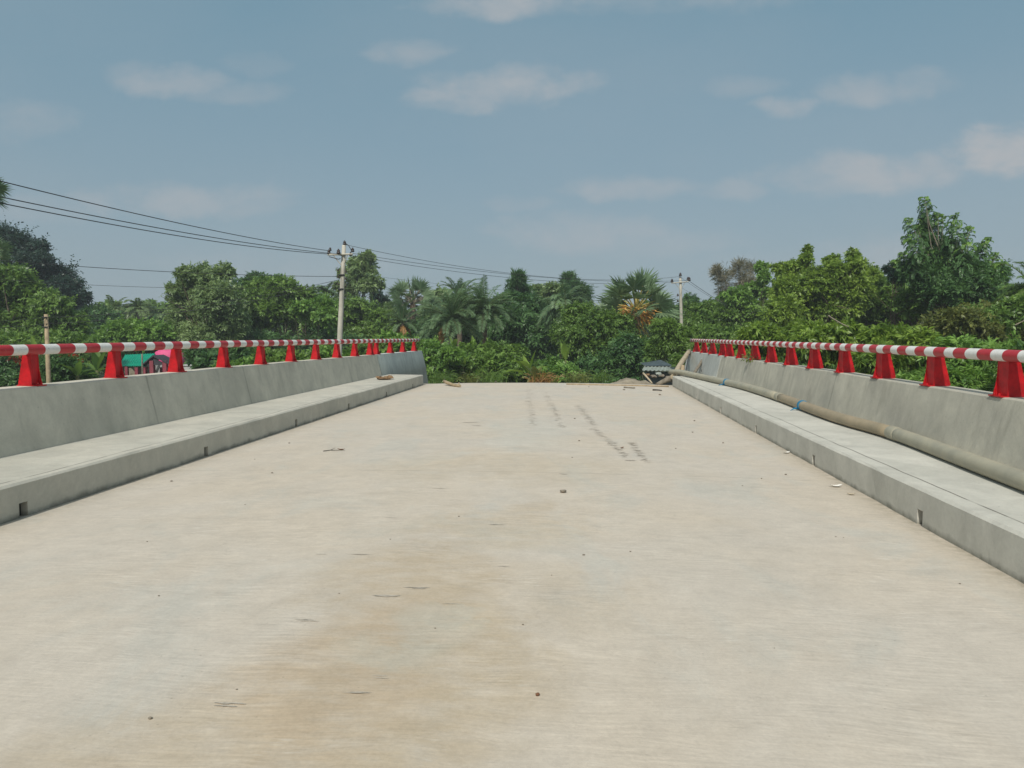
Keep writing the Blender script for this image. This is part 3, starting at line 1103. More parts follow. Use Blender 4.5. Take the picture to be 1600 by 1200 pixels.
# weeds growing over the right parapet edge
# ------------------------------------------------------------------ terrain
def ground():
    n = 90
    ext = 320.0
    u = np.linspace(-1, 1, n)
    g1 = np.sign(u) * np.abs(u) ** 2.2 * ext
    X, Y = np.meshgrid(g1, g1 + 20)
    rng = np.random.default_rng(5)
    Z = -2.6 + rng.uniform(-.12, .12, X.shape) + 0.25 * np.sin(X * .21) * np.cos(Y * .17)
    V = np.stack([X, Y, Z], -1).reshape(-1, 3)
    fs = [(j * n + i, j * n + i + 1, (j + 1) * n + i + 1, (j + 1) * n + i) for j in range(n - 1) for i in range(n - 1)]
    me = bpy.data.meshes.new('ground')
    me.from_pydata(V.tolist(), [], fs)
    me.materials.append(M_ground)
    me.polygons.foreach_set('use_smooth', [True] * len(fs))
    o = link(bpy.data.objects.new('ground', me))
    tag(o, 'low grassy ground around the bridge', None, None, 'structure')


ground()


def embankment():
    nx, ny = 60, 40
    rng = np.random.default_rng(9)
    xs = np.linspace(-5.4, 3.7, nx)
    ys = np.linspace(23.36, 36, ny)
    X, Y = np.meshgrid(xs, ys)
    Z = -0.75 - 0.14 * np.clip(Y - 25, 0, 99)
    m = np.exp(-((X - 2.2) / 1.5) ** 2 - ((Y - 25.2) / 1.6) ** 2)
    m2 = np.exp(-((X - 0.9) / 1.25) ** 2 - ((Y - 24.9) / 1.3) ** 2)
    Z = Z + 0.64 * m + 0.36 * m2 + rng.uniform(-.05, .05, X.shape) + .05 * np.sin(X * 3 + Y) * np.cos(Y * 2.1)
    V = np.stack([X, Y, Z], -1).reshape(-1, 3)
    fs = [(j * nx + i, j * nx + i + 1, (j + 1) * nx + i + 1, (j + 1) * nx + i) for j in range(ny - 1) for i in range(nx - 1)]
    me = bpy.data.meshes.new('dirt_embankment')
    me.from_pydata(V.tolist(), [], fs)
    me.materials.append(M_dirt)
    me.polygons.foreach_set('use_smooth', [True] * len(fs))
    o = link(bpy.data.objects.new('dirt_embankment', me))
    tag(o, 'bare earth fill beyond the end of the deck', None, None, 'structure')


embankment()
GZ = -2.6

# ------------------------------------------------------------------ vegetation


def blob_world(blobs, Y, rng, depth):
    out = []
    for b in blobs:
        px, py, rx, ry = b[:4]
        dy = b[4] if len(b) > 4 else rng.uniform(-1, 1) * depth
        y = Y + dy
        c = atY(px, py, y)
        s = pxm(y) * 1.03
        out.append((c, rx * s, max(rx, ry) * s * 0.9, ry * s))
    return out


def crown(blobs, leafL, aspect, dens, rng, L, sub=0.34, up=0.25, droop=0.3, mi=0, tint0=0.5, wind=None, shell=0.45, fuzz=0.35, flat=1.0):
    """fills the blobs (ellipsoids) with leaf clumps"""
    tips = []
    leafL = leafL * 1.15
    for (c, rx, ry, rz) in blobs:
        R_ = (rx * ry * rz) ** (1 / 3)
        cr = np.clip(sub * R_, 0.12, 0.85)
        area = 4 * math.pi * ((rx * ry + rx * rz + ry * rz) / 3)
        m = max(5, int(area / (cr * cr * 1.5)))
        d = unit(m, rng)
        rad = shell + (1 - shell) * rng.uniform(0, 1, m) ** 0.6
        cc = c + d * rad[:, None] * np.array([rx, ry, rz]) * 0.80
        crr = cr * rng.uniform(0.55, 1.25, m)
        k = int(np.clip(4 * math.pi * cr * cr * dens / (leafL * leafL * aspect * 0.5), 8, 420))
        tin = rng.uniform(-.28, .28, m)
        tips.append(cc)
        kk = 11
        ns = max(2, int(round(k / kk)))
        ci = np.repeat(np.arange(m), ns)
        n = len(ci)
        e = unit(n, rng)
        rr = rng.uniform(0.0, 0.75, n)
        o = cc[ci] + e * (rr * crr[ci])[:, None] * np.array([1, 1, 0.8 * flat])
        a = e * 0.75 + unit(n, rng) * 0.6 + np.array([0, 0, up * 0.45 - droop * 0.5])
        if wind is not None:
            a = a + np.array(wind) * 0.8
        a = norm(a)
        pl = norm(e * 0.45 + unit(n, rng) * 0.55 + np.array([0, 0, 0.75 * up + 0.25]))
        sd_ = norm(np.cross(a, pl))
        ln = crr[ci] * rng.uniform(0.7, 1.35, n) * (1 + fuzz * (rng.random(n) < .18))
        ts = rng.uniform(-.22, .22, n)
        tt = (np.arange(kk) + 0.5) / kk
        T_ = np.tile(tt, n) + rng.uniform(-.04, .04, n * kk)
        r_ = lambda q: np.repeat(q, kk, axis=0)
        sg = np.tile(np.where(np.arange(kk) % 2 == 0, 1.0, -1.0), n)
        sg[kk - 1::kk] = 0.0
        C = r_(o) + r_(a) * (r_(ln) * T_)[:, None] - np.array([0, 0, 1.0]) * (r_(ln) * T_ ** 2 * droop * 0.5)[:, None]
        D = r_(a) * 0.62 + r_(sd_) * sg[:, None] + rng.normal(size=(n * kk, 3)) * 0.22 - np.array([0, 0, droop * 0.35])
        N = r_(pl) + rng.normal(size=(n * kk, 3)) * 0.28
        ll = leafL * rng.uniform(0.6, 1.3, n * kk)
        t = tint0 + tin[r_(ci)] + r_(ts) + rng.uniform(-.34, .34, n * kk) + 0.16 * T_
        L.add(C, D, N, ll, ll * aspect * rng.uniform(.8, 1.2, n * kk), t, mi=mi, droop=0.1)
    return np.concatenate(tips)


def trunk(root, base, targets, r0, mat, rng, name='trunk', split=0.45, nlimb=12, maxlen=40):
    """tapered trunk plus limbs that reach into the crown"""
    mb = MB()
    O = Vector(root.location)
    base = Vector(base)
    tg = [Vector(t) for t in targets]
    cen = sum(tg, Vector()) / len(tg)
    lowz = min(t.z for t in tg)
    top = base.lerp(Vector((cen.x, cen.y, cen.z)), split)
    top.z = max(min(top.z, cen.z - 0.1), base.z + 0.4)
    k = 6
    pts, rad = [], []
    for i in range(k + 1):
        t = i / k
        p = base.lerp(top, t) + Vector((rng.uniform(-1, 1), rng.uniform(-1, 1), 0)) * r0 * 0.7 * (t > 0)
        pts.append(p - O)
        rad.append(r0 * (1.25 - 0.6 * t) if i else r0 * 1.5)
    mb.tube(pts, rad, 8)
    tip = pts[-1]
    idx = rng.choice(len(tg), min(nlimb, len(tg)), replace=False)
    for i in idx:
        t = tg[int(i)] - O
        st = pts[-1 - int(rng.integers(0, 2))]
        mid = st.lerp(t, 0.5) + Vector(rng.uniform(-1, 1, 3)) * (t - st).length * 0.09 + Vector((0, 0, -(t - st).length * 0.05))
        q1 = st.lerp(mid, .5) + Vector(rng.uniform(-1, 1, 3)) * (t - st).length * 0.03
        mb.tube([st, q1, mid, mid.lerp(t, .5) + Vector(rng.uniform(-1, 1, 3)) * .06, t], [r0 * .45, r0 * .36, r0 * .28, r0 * .18, r0 * .07], 6, cap=False)
        for _ in range(2):
            e = mid + Vector(rng.uniform(-1, 1, 3)) * (t - st).length * 0.3 + Vector((0, 0, .1))
            mb.tube([mid, mid.lerp(e, .5) + Vector(rng.uniform(-1, 1, 3)) * .08, e], [r0 * .2, r0 * .13, r0 * .04], 5, cap=False)
    return mb.build(name, mat, root, smooth=True)


SEED = [100]


def tree(name, label, Y, blobs, mat, leaf=0.22, asp=0.45, dens=0.5, cat='tree', depth=1.2, bark=None, r0=0.16, group=None, base_px=None, shrub=False,
         extra=None, ground_z=GZ, **kw):
    SEED[0] += 1
    rng = np.random.default_rng(SEED[0])
    bw = blob_world(blobs, Y, rng, depth)
    cx = np.mean([b[0][0] for b in bw]) if base_px is None else atY(base_px, 560, Y)[0]
    cy = np.mean([b[0][1] for b in bw])
    root = empty(name, (cx, cy, ground_z), label, cat, group)
    L = Leaves()
    O = np.array([cx, cy, ground_z])
    tips = crown([(b[0] - O, *b[1:]) for b in bw], leaf, asp, dens, rng, L, **kw)
    mats = [mat]
    if extra:
        for (emat, eb, edens, eleaf, easp) in extra:
            mats.append(emat)
            ew = blob_world(eb, Y, rng, 0.4)
            crown([(b[0] - O, *b[1:]) for b in ew], eleaf, easp, edens, rng, L, mi=len(mats) - 1, **{k: v for k, v in kw.items() if k != 'mi'})
    L.build('foliage' if shrub else 'crown', mats, root)
    trunk(root, (cx, cy, ground_z), [Vector(t + O) for t in tips], r0, bark or M_bark, rng, name='stems' if shrub else 'trunk', nlimb=10 if shrub else 16,
          split=0.3 if shrub else 0.5)
    return root


def frond(L, base, dir0, length, nleaf, leaflen, rng, droop=1.0, tint=0.5, width=0.05, mi=0, rach=None, vee=0.5, twist=0.0, gap0=0.12):
    """pinnate palm frond; dir0 = start direction, bends down under its weight"""
    d = np.array(dir0, float)
    d /= np.linalg.norm(d)
    pts = [np.array(base, float)]
    n = 12
    for i in range(n):
        d = d + np.array([0, 0, -1]) * droop * (0.05 + 0.20 * i / n)
        d /= np.linalg.norm(d)
        pts.append(pts[-1] + d * length / n)
    P = np.array(pts)
    t = np.linspace(gap0, 1.0, nleaf)
    seg = t * n
    i0 = np.clip(seg.astype(int), 0, n - 1)
    fr = (seg - i0)[:, None]
    C = P[i0] * (1 - fr) + P[i0 + 1] * fr
    T = norm(P[i0 + 1] - P[i0])
    S = norm(np.cross(T, np.array([0, 0, 1.0]) + 1e-3))
    U = np.cross(S, T)
    ll = leaflen * (0.35 + 0.65 * np.sin(np.pi * np.clip(t * 0.85 + 0.12, 0, 1))) * rng.uniform(.85, 1.15, nleaf)
    for sgn in (-1, 1):
        D = S * sgn + T * 0.75 + U * vee * rng.uniform(.3, 1.2, nleaf)[:, None] + rng.normal(size=(nleaf, 3)) * 0.13
        N = U - S * sgn * 0.3 + rng.normal(size=(nleaf, 3)) * 0.2
        L.add(C, D, N, ll, width * rng.uniform(.7, 1.2, nleaf), tint + rng.uniform(-.2, .2, nleaf), mi=mi, droop=0.25)
    if rach is not None:
        rach.tube([Vector(p) for p in P], list(np.linspace(0.03, 0.008, len(P))), 4, cap=False)
    return P


def palm(name, label, px, py, Y, rpx, n, seed, mat=None, kind='date', dead=None, up=0.25, trunk_px=None, group=None, dn=0.9, wind=(0, 0, 0), lean=0.0):
    """px,py = heart of the crown"""
    rng = np.random.default_rng(seed)
    h = atY(px, py, Y)
    bx = h[0] + lean
    root = empty(name, (bx, Y, GZ), label, 'palm tree', group)
    O = np.array([bx, Y, GZ])
    rad = rpx * pxm(Y)
    heart = h - O
    L = Leaves()
    rc = MB()
    w = 0.045 if kind == 'date' else 0.06
    for i in range(n):
        az = i * 2.399 + rng.uniform(-.3, .3)
        el = math.asin(np.clip(rng.uniform(-0.35 + up * .5, 1.0), -.9, .98)) * 0.95
        d = np.array([math.cos(az) * math.cos(el), math.sin(az) * math.cos(el), math.sin(el)]) + np.array(wind) * 0.4
        ln = rad * rng.uniform(1.05, 1.35)
        dd = (0.75 if kind == 'date' else 1.1) * dn * rng.uniform(.7, 1.3)
        frond(L, heart + rng.normal(size=3) * .06, d, ln, 44 if kind == 'date' else 40, ln * (0.20 if kind == 'date' else 0.27), rng, dd,
              0.35 + 0.3 * rng.random() + (0.15 if el < 0 else 0), w * max(1, Y / 45), 0, rc, vee=0.55 if kind == 'date' else 0.15)
    if dead:
        for i in range(dead):
            az = rng.uniform(0, 6.28)
            d = np.array([math.cos(az), math.sin(az), -.15])
            frond(L, heart - np.array([0, 0, .15]), d, rad * rng.uniform(.6, 1.0), 30, rad * .2, rng, 1.6, rng.random(), w, 1, rc)
    L.build('fronds', [mat or L_palm, L_dead], root)
    rc.build('frond_ribs', M_rib, root)
    tb = MB()
    pts = [(0, 0, 0), (heart[0] * .2, 0, heart[2] * .35), (heart[0] * .6, 0, heart[2] * .7), tuple(heart)]
    tb.tube(pts, [.26, .19, .17, .15], 10)
    tb.build('trunk', M_palmtrunk, root, smooth=True)
    return root


def fan_leaf(L, rc, base, d, plen, R_, rng, tint, mi=0, nseg=26, spread=2.6, hang=0.15):
    d = np.array(d, float)
    d /= np.linalg.norm(d)
    mid = base + d * plen * 0.5 + np.array([0, 0, .04])
    hub = base + d * plen - np.array([0, 0, hang * plen])
    if rc is not None:
        rc.tube([Vector(base), Vector(mid), Vector(hub)], [.05, .035, .025], 5, cap=False)
    ax = norm((hub - mid)[None])[0]
    side = np.cross(ax, [0, 0, 1.0])
    side /= max(np.linalg.norm(side), 1e-6)
    # blade plane tilts a little
    nrm = np.cross(side, ax)
    tl = rng.uniform(-1.5, 1.5)
    side = side * math.cos(tl) + nrm * math.sin(tl)
    nrm = np.cross(side, ax)
    a = np.linspace(-spread / 1.0, spread / 1.0, nseg) * 0.78
    D = np.outer(np.cos(a), ax) + np.outer(np.sin(a), side) + rng.normal(size=(nseg, 3)) * .05 + nrm * 0.12
    C = np.repeat(hub[None], nseg, 0)
    rr = R_ * (0.78 + 0.22 * np.cos(a)) * rng.uniform(.88, 1.08, nseg)
    N = np.repeat(nrm[None], nseg, 0) + rng.normal(size=(nseg, 3)) * .2
    L.add(C, D, N, rr, R_ * 0.105, tint + rng.uniform(-.15, .15, nseg), fold=0.10, mi=mi, droop=0.10)


def fan_palm(name, label, px, py, Y, rpx, n, seed, fruit=False, skirt=0, up=0.2, mat=None, dead=0, lean=0.0):
    rng = np.random.default_rng(seed)
    h = atY(px, py, Y)
    root = empty(name, (h[0] + lean, Y, GZ), label, 'palm tree')
    O = np.array([h[0] + lean, Y, GZ])
    heart = h - O
    rad = rpx * pxm(Y)
    L = Leaves()
    rc = MB()
    for i in range(n):
        az = i * 2.399 + rng.uniform(-.35, .35)
        s = (i + .5) / n
        el = math.asin(np.clip(up * .4 + 0.97 * (1 - s) - 0.12 * s, -.5, .97))
        d = np.array([math.cos(az) * math.cos(el), math.sin(az) * math.cos(el), math.sin(el)])
        fan_leaf(L, rc, heart, d, rad * rng.uniform(.50, .68), rad * rng.uniform(.40, .50), rng, 0.30 + .5 * rng.random(), hang=0.02 + 0.12 * s)
    for i in range(dead):
        az = rng.uniform(0, 6.28)
        d = np.array([math.cos(az) * .6, math.sin(az) * .6, -.55])
        fan_leaf(L, rc, heart - np.array([0, 0, rad * .25]), d, rad * .55, rad * .42, rng, 0.9, mi=0, hang=0.4, spread=1.5)
    L.build('fan_leaves', [mat or L_fan, L_dead], root)
    rc.build('leaf_stalks', M_barkpale if not fruit else plain('yellow_stalk', (0.50, 0.42, 0.12), 0.6), root, smooth=True)
    tb = MB()
    tb.tube([(0, 0, 0), (heart[0] * .3, 0, heart[2] * .4), (heart[0] * .8, 0, heart[2] * .8), tuple(heart)], [.36, .28, .25, .2], 12)
    tb.build('trunk', M_palmtrunk, root, smooth=True)
    if fruit:
        # orange flower stalks fanning out under the heart
        Lf = Leaves()
        m = 330
        az = rng.uniform(0, 2 * np.pi, m)
        el = rng.uniform(-0.75, 0.6, m)
        D = np.stack([np.cos(az) * np.cos(el), np.sin(az) * np.cos(el), np.sin(el)], 1)
        C = heart - np.array([0, 0, rad * .04]) + D * (rad * rng.uniform(.10, .40, m))[:, None] * np.array([1, 1, .8])
        Lf.add(C, D + rng.normal(size=(m, 3)) * .22, unit(m, rng), rad * .17, rad * .034, rng.random(m), mi=0, droop=0.45)
        Lf.build('flower_stalks', [L_orange], root)
    if skirt:
        Ls = Leaves()
        m = skirt
        z = -rng.uniform(0.15, 1.0, m)
        az = rng.uniform(0, 2 * np.pi, m)
        rr = rad * (0.20 + .22 * rng.random(m))
        C = heart + np.stack([np.cos(az) * rr * .8, np.sin(az) * rr * .8, z * rad * .75 - rad * .35], 1)
        D = np.stack([np.cos(az) * .25, np.sin(az) * .25, -np.ones(m)], 1) + rng.normal(size=(m, 3)) * .15
        Ls.add(C, D, unit(m, rng), rad * .42, rad * .07, rng.random(m) * .5, droop=0.0)
        Ls.build('dry_skirt', [L_grey], root)
    return root


M_bstem = plain('banana_stem', (0.14, 0.15, 0.06), 0.8, var=.4)


def banana(name, label, px, py_top, Y, hpx, n, seed, cz=None, mat=None):
    rng = np.random.default_rng(seed)
    top = atY(px, py_top, Y)
    hgt = hpx * pxm(Y)
    base = np.array([top[0], Y, top[2] - hgt])
    root = empty(name, (base[0], Y, GZ), label, 'banana plant')
    O = np.array([base[0], Y, GZ])
    b0 = base - O
    mb = MB()
    for i in range(n):
        az = i * 2.4 + rng.uniform(-.4, .4)
        el = rng.uniform(0.9, 1.45) if i < 3 else rng.uniform(.3, 1.2)
        d = np.array([math.cos(az) * math.cos(el), math.sin(az) * math.cos(el), math.sin(el)])
        ln = hgt * rng.uniform(.75, 1.05)
        p = b0.copy()
        k = 10
        vs = []
        for j in range(k + 1):
            t = j / k
            w = ln * 0.155 * max(0.03, math.sin(math.pi * min(1, max(0, (t - .12) / .88)) ** .8)) * rng.uniform(.85, 1.1)
            s = np.cross(d, [0, 0, 1.0])
            s /= max(1e-6, np.linalg.norm(s))
            nn = np.cross(s, d)
            vs += [p + s * w + nn * w * .35, p, p - s * w + nn * w * .35]
            d = d + np.array([0, 0, -1]) * (.03 if i < 2 else .11) * (0.5 + t)
            d /= np.linalg.norm(d)
            p = p + d * ln / k
        mb.add(vs, [(j * 3 + q_, j * 3 + q_ + 1, j * 3 + q_ + 4, j * 3 + q_ + 3) for j in range(k) for q_ in range(2)])
    o = mb.build('leaves', mat or L_banana, root, smooth=True)
    a = o.data.attributes.new('tint', 'FLOAT', 'FACE')
    a.data.foreach_set('value', np.repeat(rng.random(n), 20).astype(np.float32))
    tb = MB()
    tb.tube([(0, 0, 0), tuple(b0 * np.array([1, 1, .6])), tuple(b0 + np.array([0, 0, .1]))], [.14, .12, .06], 8)
    tb.build('stem', M_bstem, root, smooth=True)


# ---- far wood behind everything (reads as one mass)
def far_wood():
    rng = np.random.default_rng(77)
    L = Leaves()
    bl = []
    prof = [(-200, 470), (0, 470), (150, 478), (250, 480), (400, 470), (600, 488), (700, 480), (800, 478), (950, 482), (1100, 478), (1250, 470), (1500, 470), (1800, 460)]
    xs = np.arange(-420, 2100, 26)
    for x in xs:
        y = np.interp(x, [p[0] for p in prof], [p[1] for p in prof]) + rng.uniform(-7, 7)
        for k in range(3):
            bl.append((x + rng.uniform(-12, 12), y + 14 + k * 26, 24, 20))
    bw = blob_world(bl, 92, rng, 5)
    crown(bw, 0.55, 0.5, 0.42, rng, L, sub=0.4, tint0=0.45)
    o = L.build('distant_woodland', [L_mid])
    tag(o, 'far belt of mixed green woodland behind the trees', None, None, 'stuff')


far_wood()

# ---- left
tree('rain_tree', 'dark spreading tree with layered crown at the far left edge', 62,
     [(-90, 395, 80, 40), (0, 378, 40, 22), (38, 385, 26, 12), (62, 384, 12, 8), (55, 405, 28, 9), (15, 425, 50, 9), (75, 428, 38, 10), (100, 445, 24, 10),
      (112, 452, 18, 8), (128, 462, 15, 6), (50, 456, 50, 10), (10, 480, 90, 34), (90, 480, 45, 22), (-80, 470, 100, 50)],
     L_blue, leaf=.22, dens=.62, depth=1.6, r0=.4, flat=.5, sub=.5, fuzz=.9)
tree('broadleaf_tree', 'dense mid green tree in front of the dark layered tree at left edge', 46,
     [(-60, 440, 60, 40), (15, 440, 38, 30), (45, 462, 34, 26), (80, 480, 34, 24), (20, 500, 55, 36), (75, 520, 50, 26), (-40, 510, 60, 50), (110, 505, 30, 22)], L_mid,
     leaf=.2, dens=.55, r0=.25)
fan_palm('fan_palm', 'palm tip poking into the left edge above the dark tree', -38, 306, 30, 52, 18, 11, up=0.0)
fan_palm('fan_palm', 'pale fan palm half hidden at the left edge over the wires', -26, 400, 38, 48, 20, 12, up=0.05)
for i, (px, py, r, lab) in enumerate([(178, 486, 24, 'small far coconut palm left of the pair in the gap'), (216, 484, 25, 'far coconut palm with raised fronds in the gap between the left trees'),
                                      (244, 496, 22, 'low far coconut palm beside the rounded grey green tree')]):
    palm('coconut_palm', lab, px, py, 78, r, 20, 20 + i, kind='coco', group='far palms in the gap', up=.35, mat=L_grey)
tree('shrub', 'yellow green feathery bush behind the green roofed shed', 47, [(200, 516, 40, 16), (235, 522, 40, 18), (175, 535, 40, 20), (225, 545, 50, 18)], L_bright, leaf=.18,
     dens=.5, shrub=True, r0=.07, cat='bush')
tree('broadleaf_tree', 'dark bushy tree below the far palms left of the grey green tree', 60, [(150, 500, 40, 18), (240, 520, 40, 22), (130, 530, 45, 25)], L_dark, leaf=.24)
tree('broadleaf_tree', 'tall rounded grey green tree with small glossy leaves left of the pole', 48,
     [(322, 432, 34, 20), (352, 424, 17, 13), (290, 428, 16, 12), (286, 455, 26, 20), (268, 450, 9, 6), (338, 462, 42, 28), (300, 490, 44, 30), (358, 495, 34, 34), (325, 525, 60, 24), (275, 520, 22, 22)],
     L_grey, leaf=.17, dens=.42, r0=.2, sub=.34)
tree('broadleaf_tree', 'wide green tree with bare grey limbs under its crown left of the pole', 54,
     [(408, 450, 28, 16), (440, 452, 32, 18), (392, 470, 28, 20), (470, 468, 36, 20), (505, 478, 28, 18), (435, 485, 44, 16), (492, 500, 34, 18), (400, 500, 26, 18)],
     L_mid, leaf=.2, dens=.5, bark=M_barkpale, r0=.14, base_px=445)
tree('broadleaf_tree', 'dark leafy tree crown rising between the rounded tree and the wide tree', 68, [(400, 438, 22, 10), (430, 440, 20, 9), (385, 450, 24, 14), (420, 455, 40, 14)], L_dark, leaf=.26)
tree('shrub', 'bright green sapling clump right of the bare limbs near the pole', 50, [(500, 475, 26, 12), (485, 492, 22, 12), (510, 495, 24, 14), (470, 480, 16, 8)], L_bright, leaf=.2, shrub=True, cat='bush', r0=.06, dens=.35)
tree('shrub', 'deep green undergrowth bush below the wide tree', 50, [(410, 535, 40, 18), (460, 545, 40, 18), (505, 535, 40, 22), (545, 545, 40, 20)], L_dark, leaf=.2, shrub=True, cat='bush', r0=.07)
palm('coconut_palm', 'small coconut palm peeping over the trees left of the pole', 508, 460, 70, 24, 18, 31, kind='coco', up=.4)
tree('broadleaf_tree', 'tall airy tree standing behind the left utility pole', 66,
     [(560, 408, 17, 9), (578, 402, 8, 6), (565, 420, 26, 8), (555, 434, 20, 8), (583, 436, 15, 7), (592, 445, 10, 5), (570, 446, 22, 6), (545, 452, 16, 9), (528, 446, 7, 6), (534, 425, 5, 6), (575, 398, 6, 5)],
     L_grey, leaf=.24, dens=.50, r0=.16, sub=.5, depth=.8, base_px=562)
tree('cypress_tree', 'small dark columnar tree right of the airy tree', 74, [(588, 466, 7, 14), (603, 472, 5, 11), (595, 480, 13, 14)], L_blue, leaf=.26, droop=-.3)
tree('broadleaf_tree', 'dull green tree just right of the utility pole', 57, [(555, 478, 24, 14), (575, 495, 32, 20), (548, 505, 26, 20), (600, 505, 30, 20), (565, 525, 50, 16)], L_mid, leaf=.2)
tree('broadleaf_tree', 'smooth rounded pale tree between the dark columnar tree and the small fan palm', 62, [(612, 492, 24, 14), (596, 505, 24, 16)], L_grey, leaf=.2, dens=.5)
fan_palm('fan_palm', 'smaller fan palm with dry hanging leaves left of the date palms', 645, 474, 56, 46, 30, 41, up=0.1, dead=7)
palm('date_palm', 'small date palm with orange dying fronds above the left end wall', 628, 505, 50, 27, 26, 51, dead=9, up=.2)
palm('date_palm', 'broad date palm leftmost of the two large ones past the end wall', 706, 500, 43, 54, 60, 52, up=.15, dead=3, wind=(-.2, 0, 0))
palm('date_palm', 'large date palm with arching grey green fronds right of its neighbour', 757, 487, 44, 47, 60, 53, up=.1)
palm('date_palm', 'tall date palm tuft standing behind the two large date palms', 718, 466, 52, 34, 30, 54, up=.3)
tree('broadleaf_tree', 'sparse leafy tree top between the fan palm and the date palms', 64, [(690, 458, 16, 7), (700, 466, 20, 9), (680, 474, 16, 10), (722, 480, 20, 18)], L_grey, leaf=.28, dens=.38, sub=.5)
tree('mango_tree', 'large dark green mango tree right of the date palms', 50,
     [(800, 472, 30, 14), (825, 475, 26, 14), (782, 488, 24, 16), (838, 492, 30, 22), (800, 505, 40, 28), (845, 525, 40, 26), (800, 535, 34, 18), (770, 530, 20, 22)], L_dark, leaf=.24, asp=.36, dens=.55, r0=.22, droop=.5)
tree('casuarina_tree', 'feathery dark tree top swept by wind above the mango tree', 58, [(808, 435, 9, 8), (804, 446, 17, 10), (808, 457, 22, 10), (814, 466, 22, 12)], L_dark, leaf=.5, asp=.10, dens=.42, wind=(1.2, 0, .5), up=.1, fuzz=1.2)
tree('broadleaf_tree', 'pale green tree between the two dark feathery tree tops', 62, [(845, 458, 18, 12), (862, 452, 15, 10), (875, 462, 15, 12), (850, 478, 26, 18), (835, 452, 8, 6)], L_grey, leaf=.22, dens=.42)
tree('casuarina_tree', 'dark cone shaped tree with a rounded second lobe left of the big fan palm', 72, [(887, 436, 10, 9), (889, 448, 16, 11), (900, 458, 24, 14), (882, 466, 26, 16)], L_dark, leaf=.42, asp=.14, dens=.5, wind=(.5, 0, .6), tint0=.3, fuzz=.9)
palm('coconut_palm', 'coconut palm with pale drooping fronds left of the big fan palm', 880, 478, 46, 42, 40, 55, kind='coco', up=.1, dn=1.1)
fan_palm('fan_palm', 'big fan palm with orange flower stalks near the right utility pole', 994, 486, 43, 72, 30, 42, fruit=True, skirt=420, up=0.1, dead=7)

# ---- middle understorey
mid_bush = [
    ('bright green creeper covered bush at the right end of the left end wall', 33, [(676, 548, 30, 16), (690, 575, 34, 22), (660, 585, 30, 25), (705, 556, 20, 14)], L_bright, .16),
    ('leafy green bush below the two large date palms', 34, [(735, 552, 30, 12), (765, 572, 34, 20), (725, 580, 30, 24), (768, 545, 18, 9), (748, 590, 30, 12)], L_mid, .20),
    ('green bush left of the banana plants at the deck end', 35, [(800, 552, 26, 13), (795, 580, 36, 22), (825, 585, 26, 20)], L_mid, .17),
    ('bush between the two banana plants at the deck end', 35, [(860, 575, 24, 18), (880, 590, 34, 20), (845, 592, 28, 16)], L_bright, .17),
    ('dark vine draped mass left of the big fan palm', 42, [(905, 492, 30, 18), (935, 505, 34, 24), (895, 525, 36, 26), (940, 540, 42, 28), (965, 510, 30, 20), (915, 555, 40, 22)], L_mid, .18),
    ('low dark green bush in front of the big fan palm trunk', 36, [(935, 575, 40, 20), (975, 560, 34, 26), (985, 540, 26, 16), (960, 590, 40, 16), (905, 585, 25, 18)], L_dark, .17),
    ('leafy sprig bush beneath the hanging leaves of the big fan palm', 39, [(983, 532, 22, 13), (1000, 548, 24, 14), (1010, 565, 20, 14)], L_mid, .16),
    ('shadowy bush under the dead skirt of the big fan palm', 41, [(1005, 545, 22, 18), (975, 575, 24, 20), (1015, 552, 16, 12)], L_dark, .18),
]
for lab, Y, bl, mt, lf in mid_bush:
    tree('shrub', lab, Y, bl, mt, leaf=lf * .74, asp=.5, dens=.5, shrub=True, cat='bush', r0=.06, depth=.9, up=.4, fuzz=.8)
tree('shrub', 'soft feathery green bush left of the right end wall', 35, [(1040, 512, 22, 16), (1052, 535, 28, 22), (1030, 545, 22, 20), (1066, 556, 16, 16), (1065, 520, 18, 14)], L_mid,
     leaf=.13, asp=.28, dens=.45, shrub=True, cat='bush', r0=.05, depth=.6, tint0=.65)
tree('shrub', 'small leafy vine hanging over the right end of the tin hut', 31.8, [(1058, 560, 11, 8), (1062, 570, 8, 7)], L_mid, leaf=.08, asp=.4, dens=.5, shrub=True, cat='bush', r0=.03, depth=.3)
tree('shrub', 'mid height green thicket behind the date palm trunks', 55, [(640, 530, 30, 20), (670, 515, 30, 18), (735, 520, 40, 20), (790, 530, 30, 20), (600, 540, 30, 18)], L_dark, leaf=.22, shrub=True, cat='bush', r0=.08)



def grass_tuft(px, py, Y, h_px, n, seed, label, mat):
    rng = np.random.default_rng(seed)
    b = atY(px, py, Y)
    root = empty('grass_tuft', tuple(b), label, 'grass tuft', 'reed tufts before the deck end bushes')
    L = Leaves()
    h = h_px * pxm(Y)
    C = np.stack([rng.normal(0, h * .35, n), rng.normal(0, h * .3, n), rng.uniform(-h * .3, 0, n)], 1)
    D = np.stack([rng.normal(0, .45, n), rng.normal(0, .45, n), np.ones(n)], 1)
    ll = h * rng.uniform(.6, 1.3, n)
    L.add(C, D, unit(n, rng), ll * .6, .028, rng.random(n))
    D2 = D * np.array([2.2, 2.2, .55])
    L.add(C + norm(D) * (ll * .55)[:, None], D2, unit(n, rng), ll * .55, .024, rng.random(n), droop=.35)
    L.build('blades', mat, root)


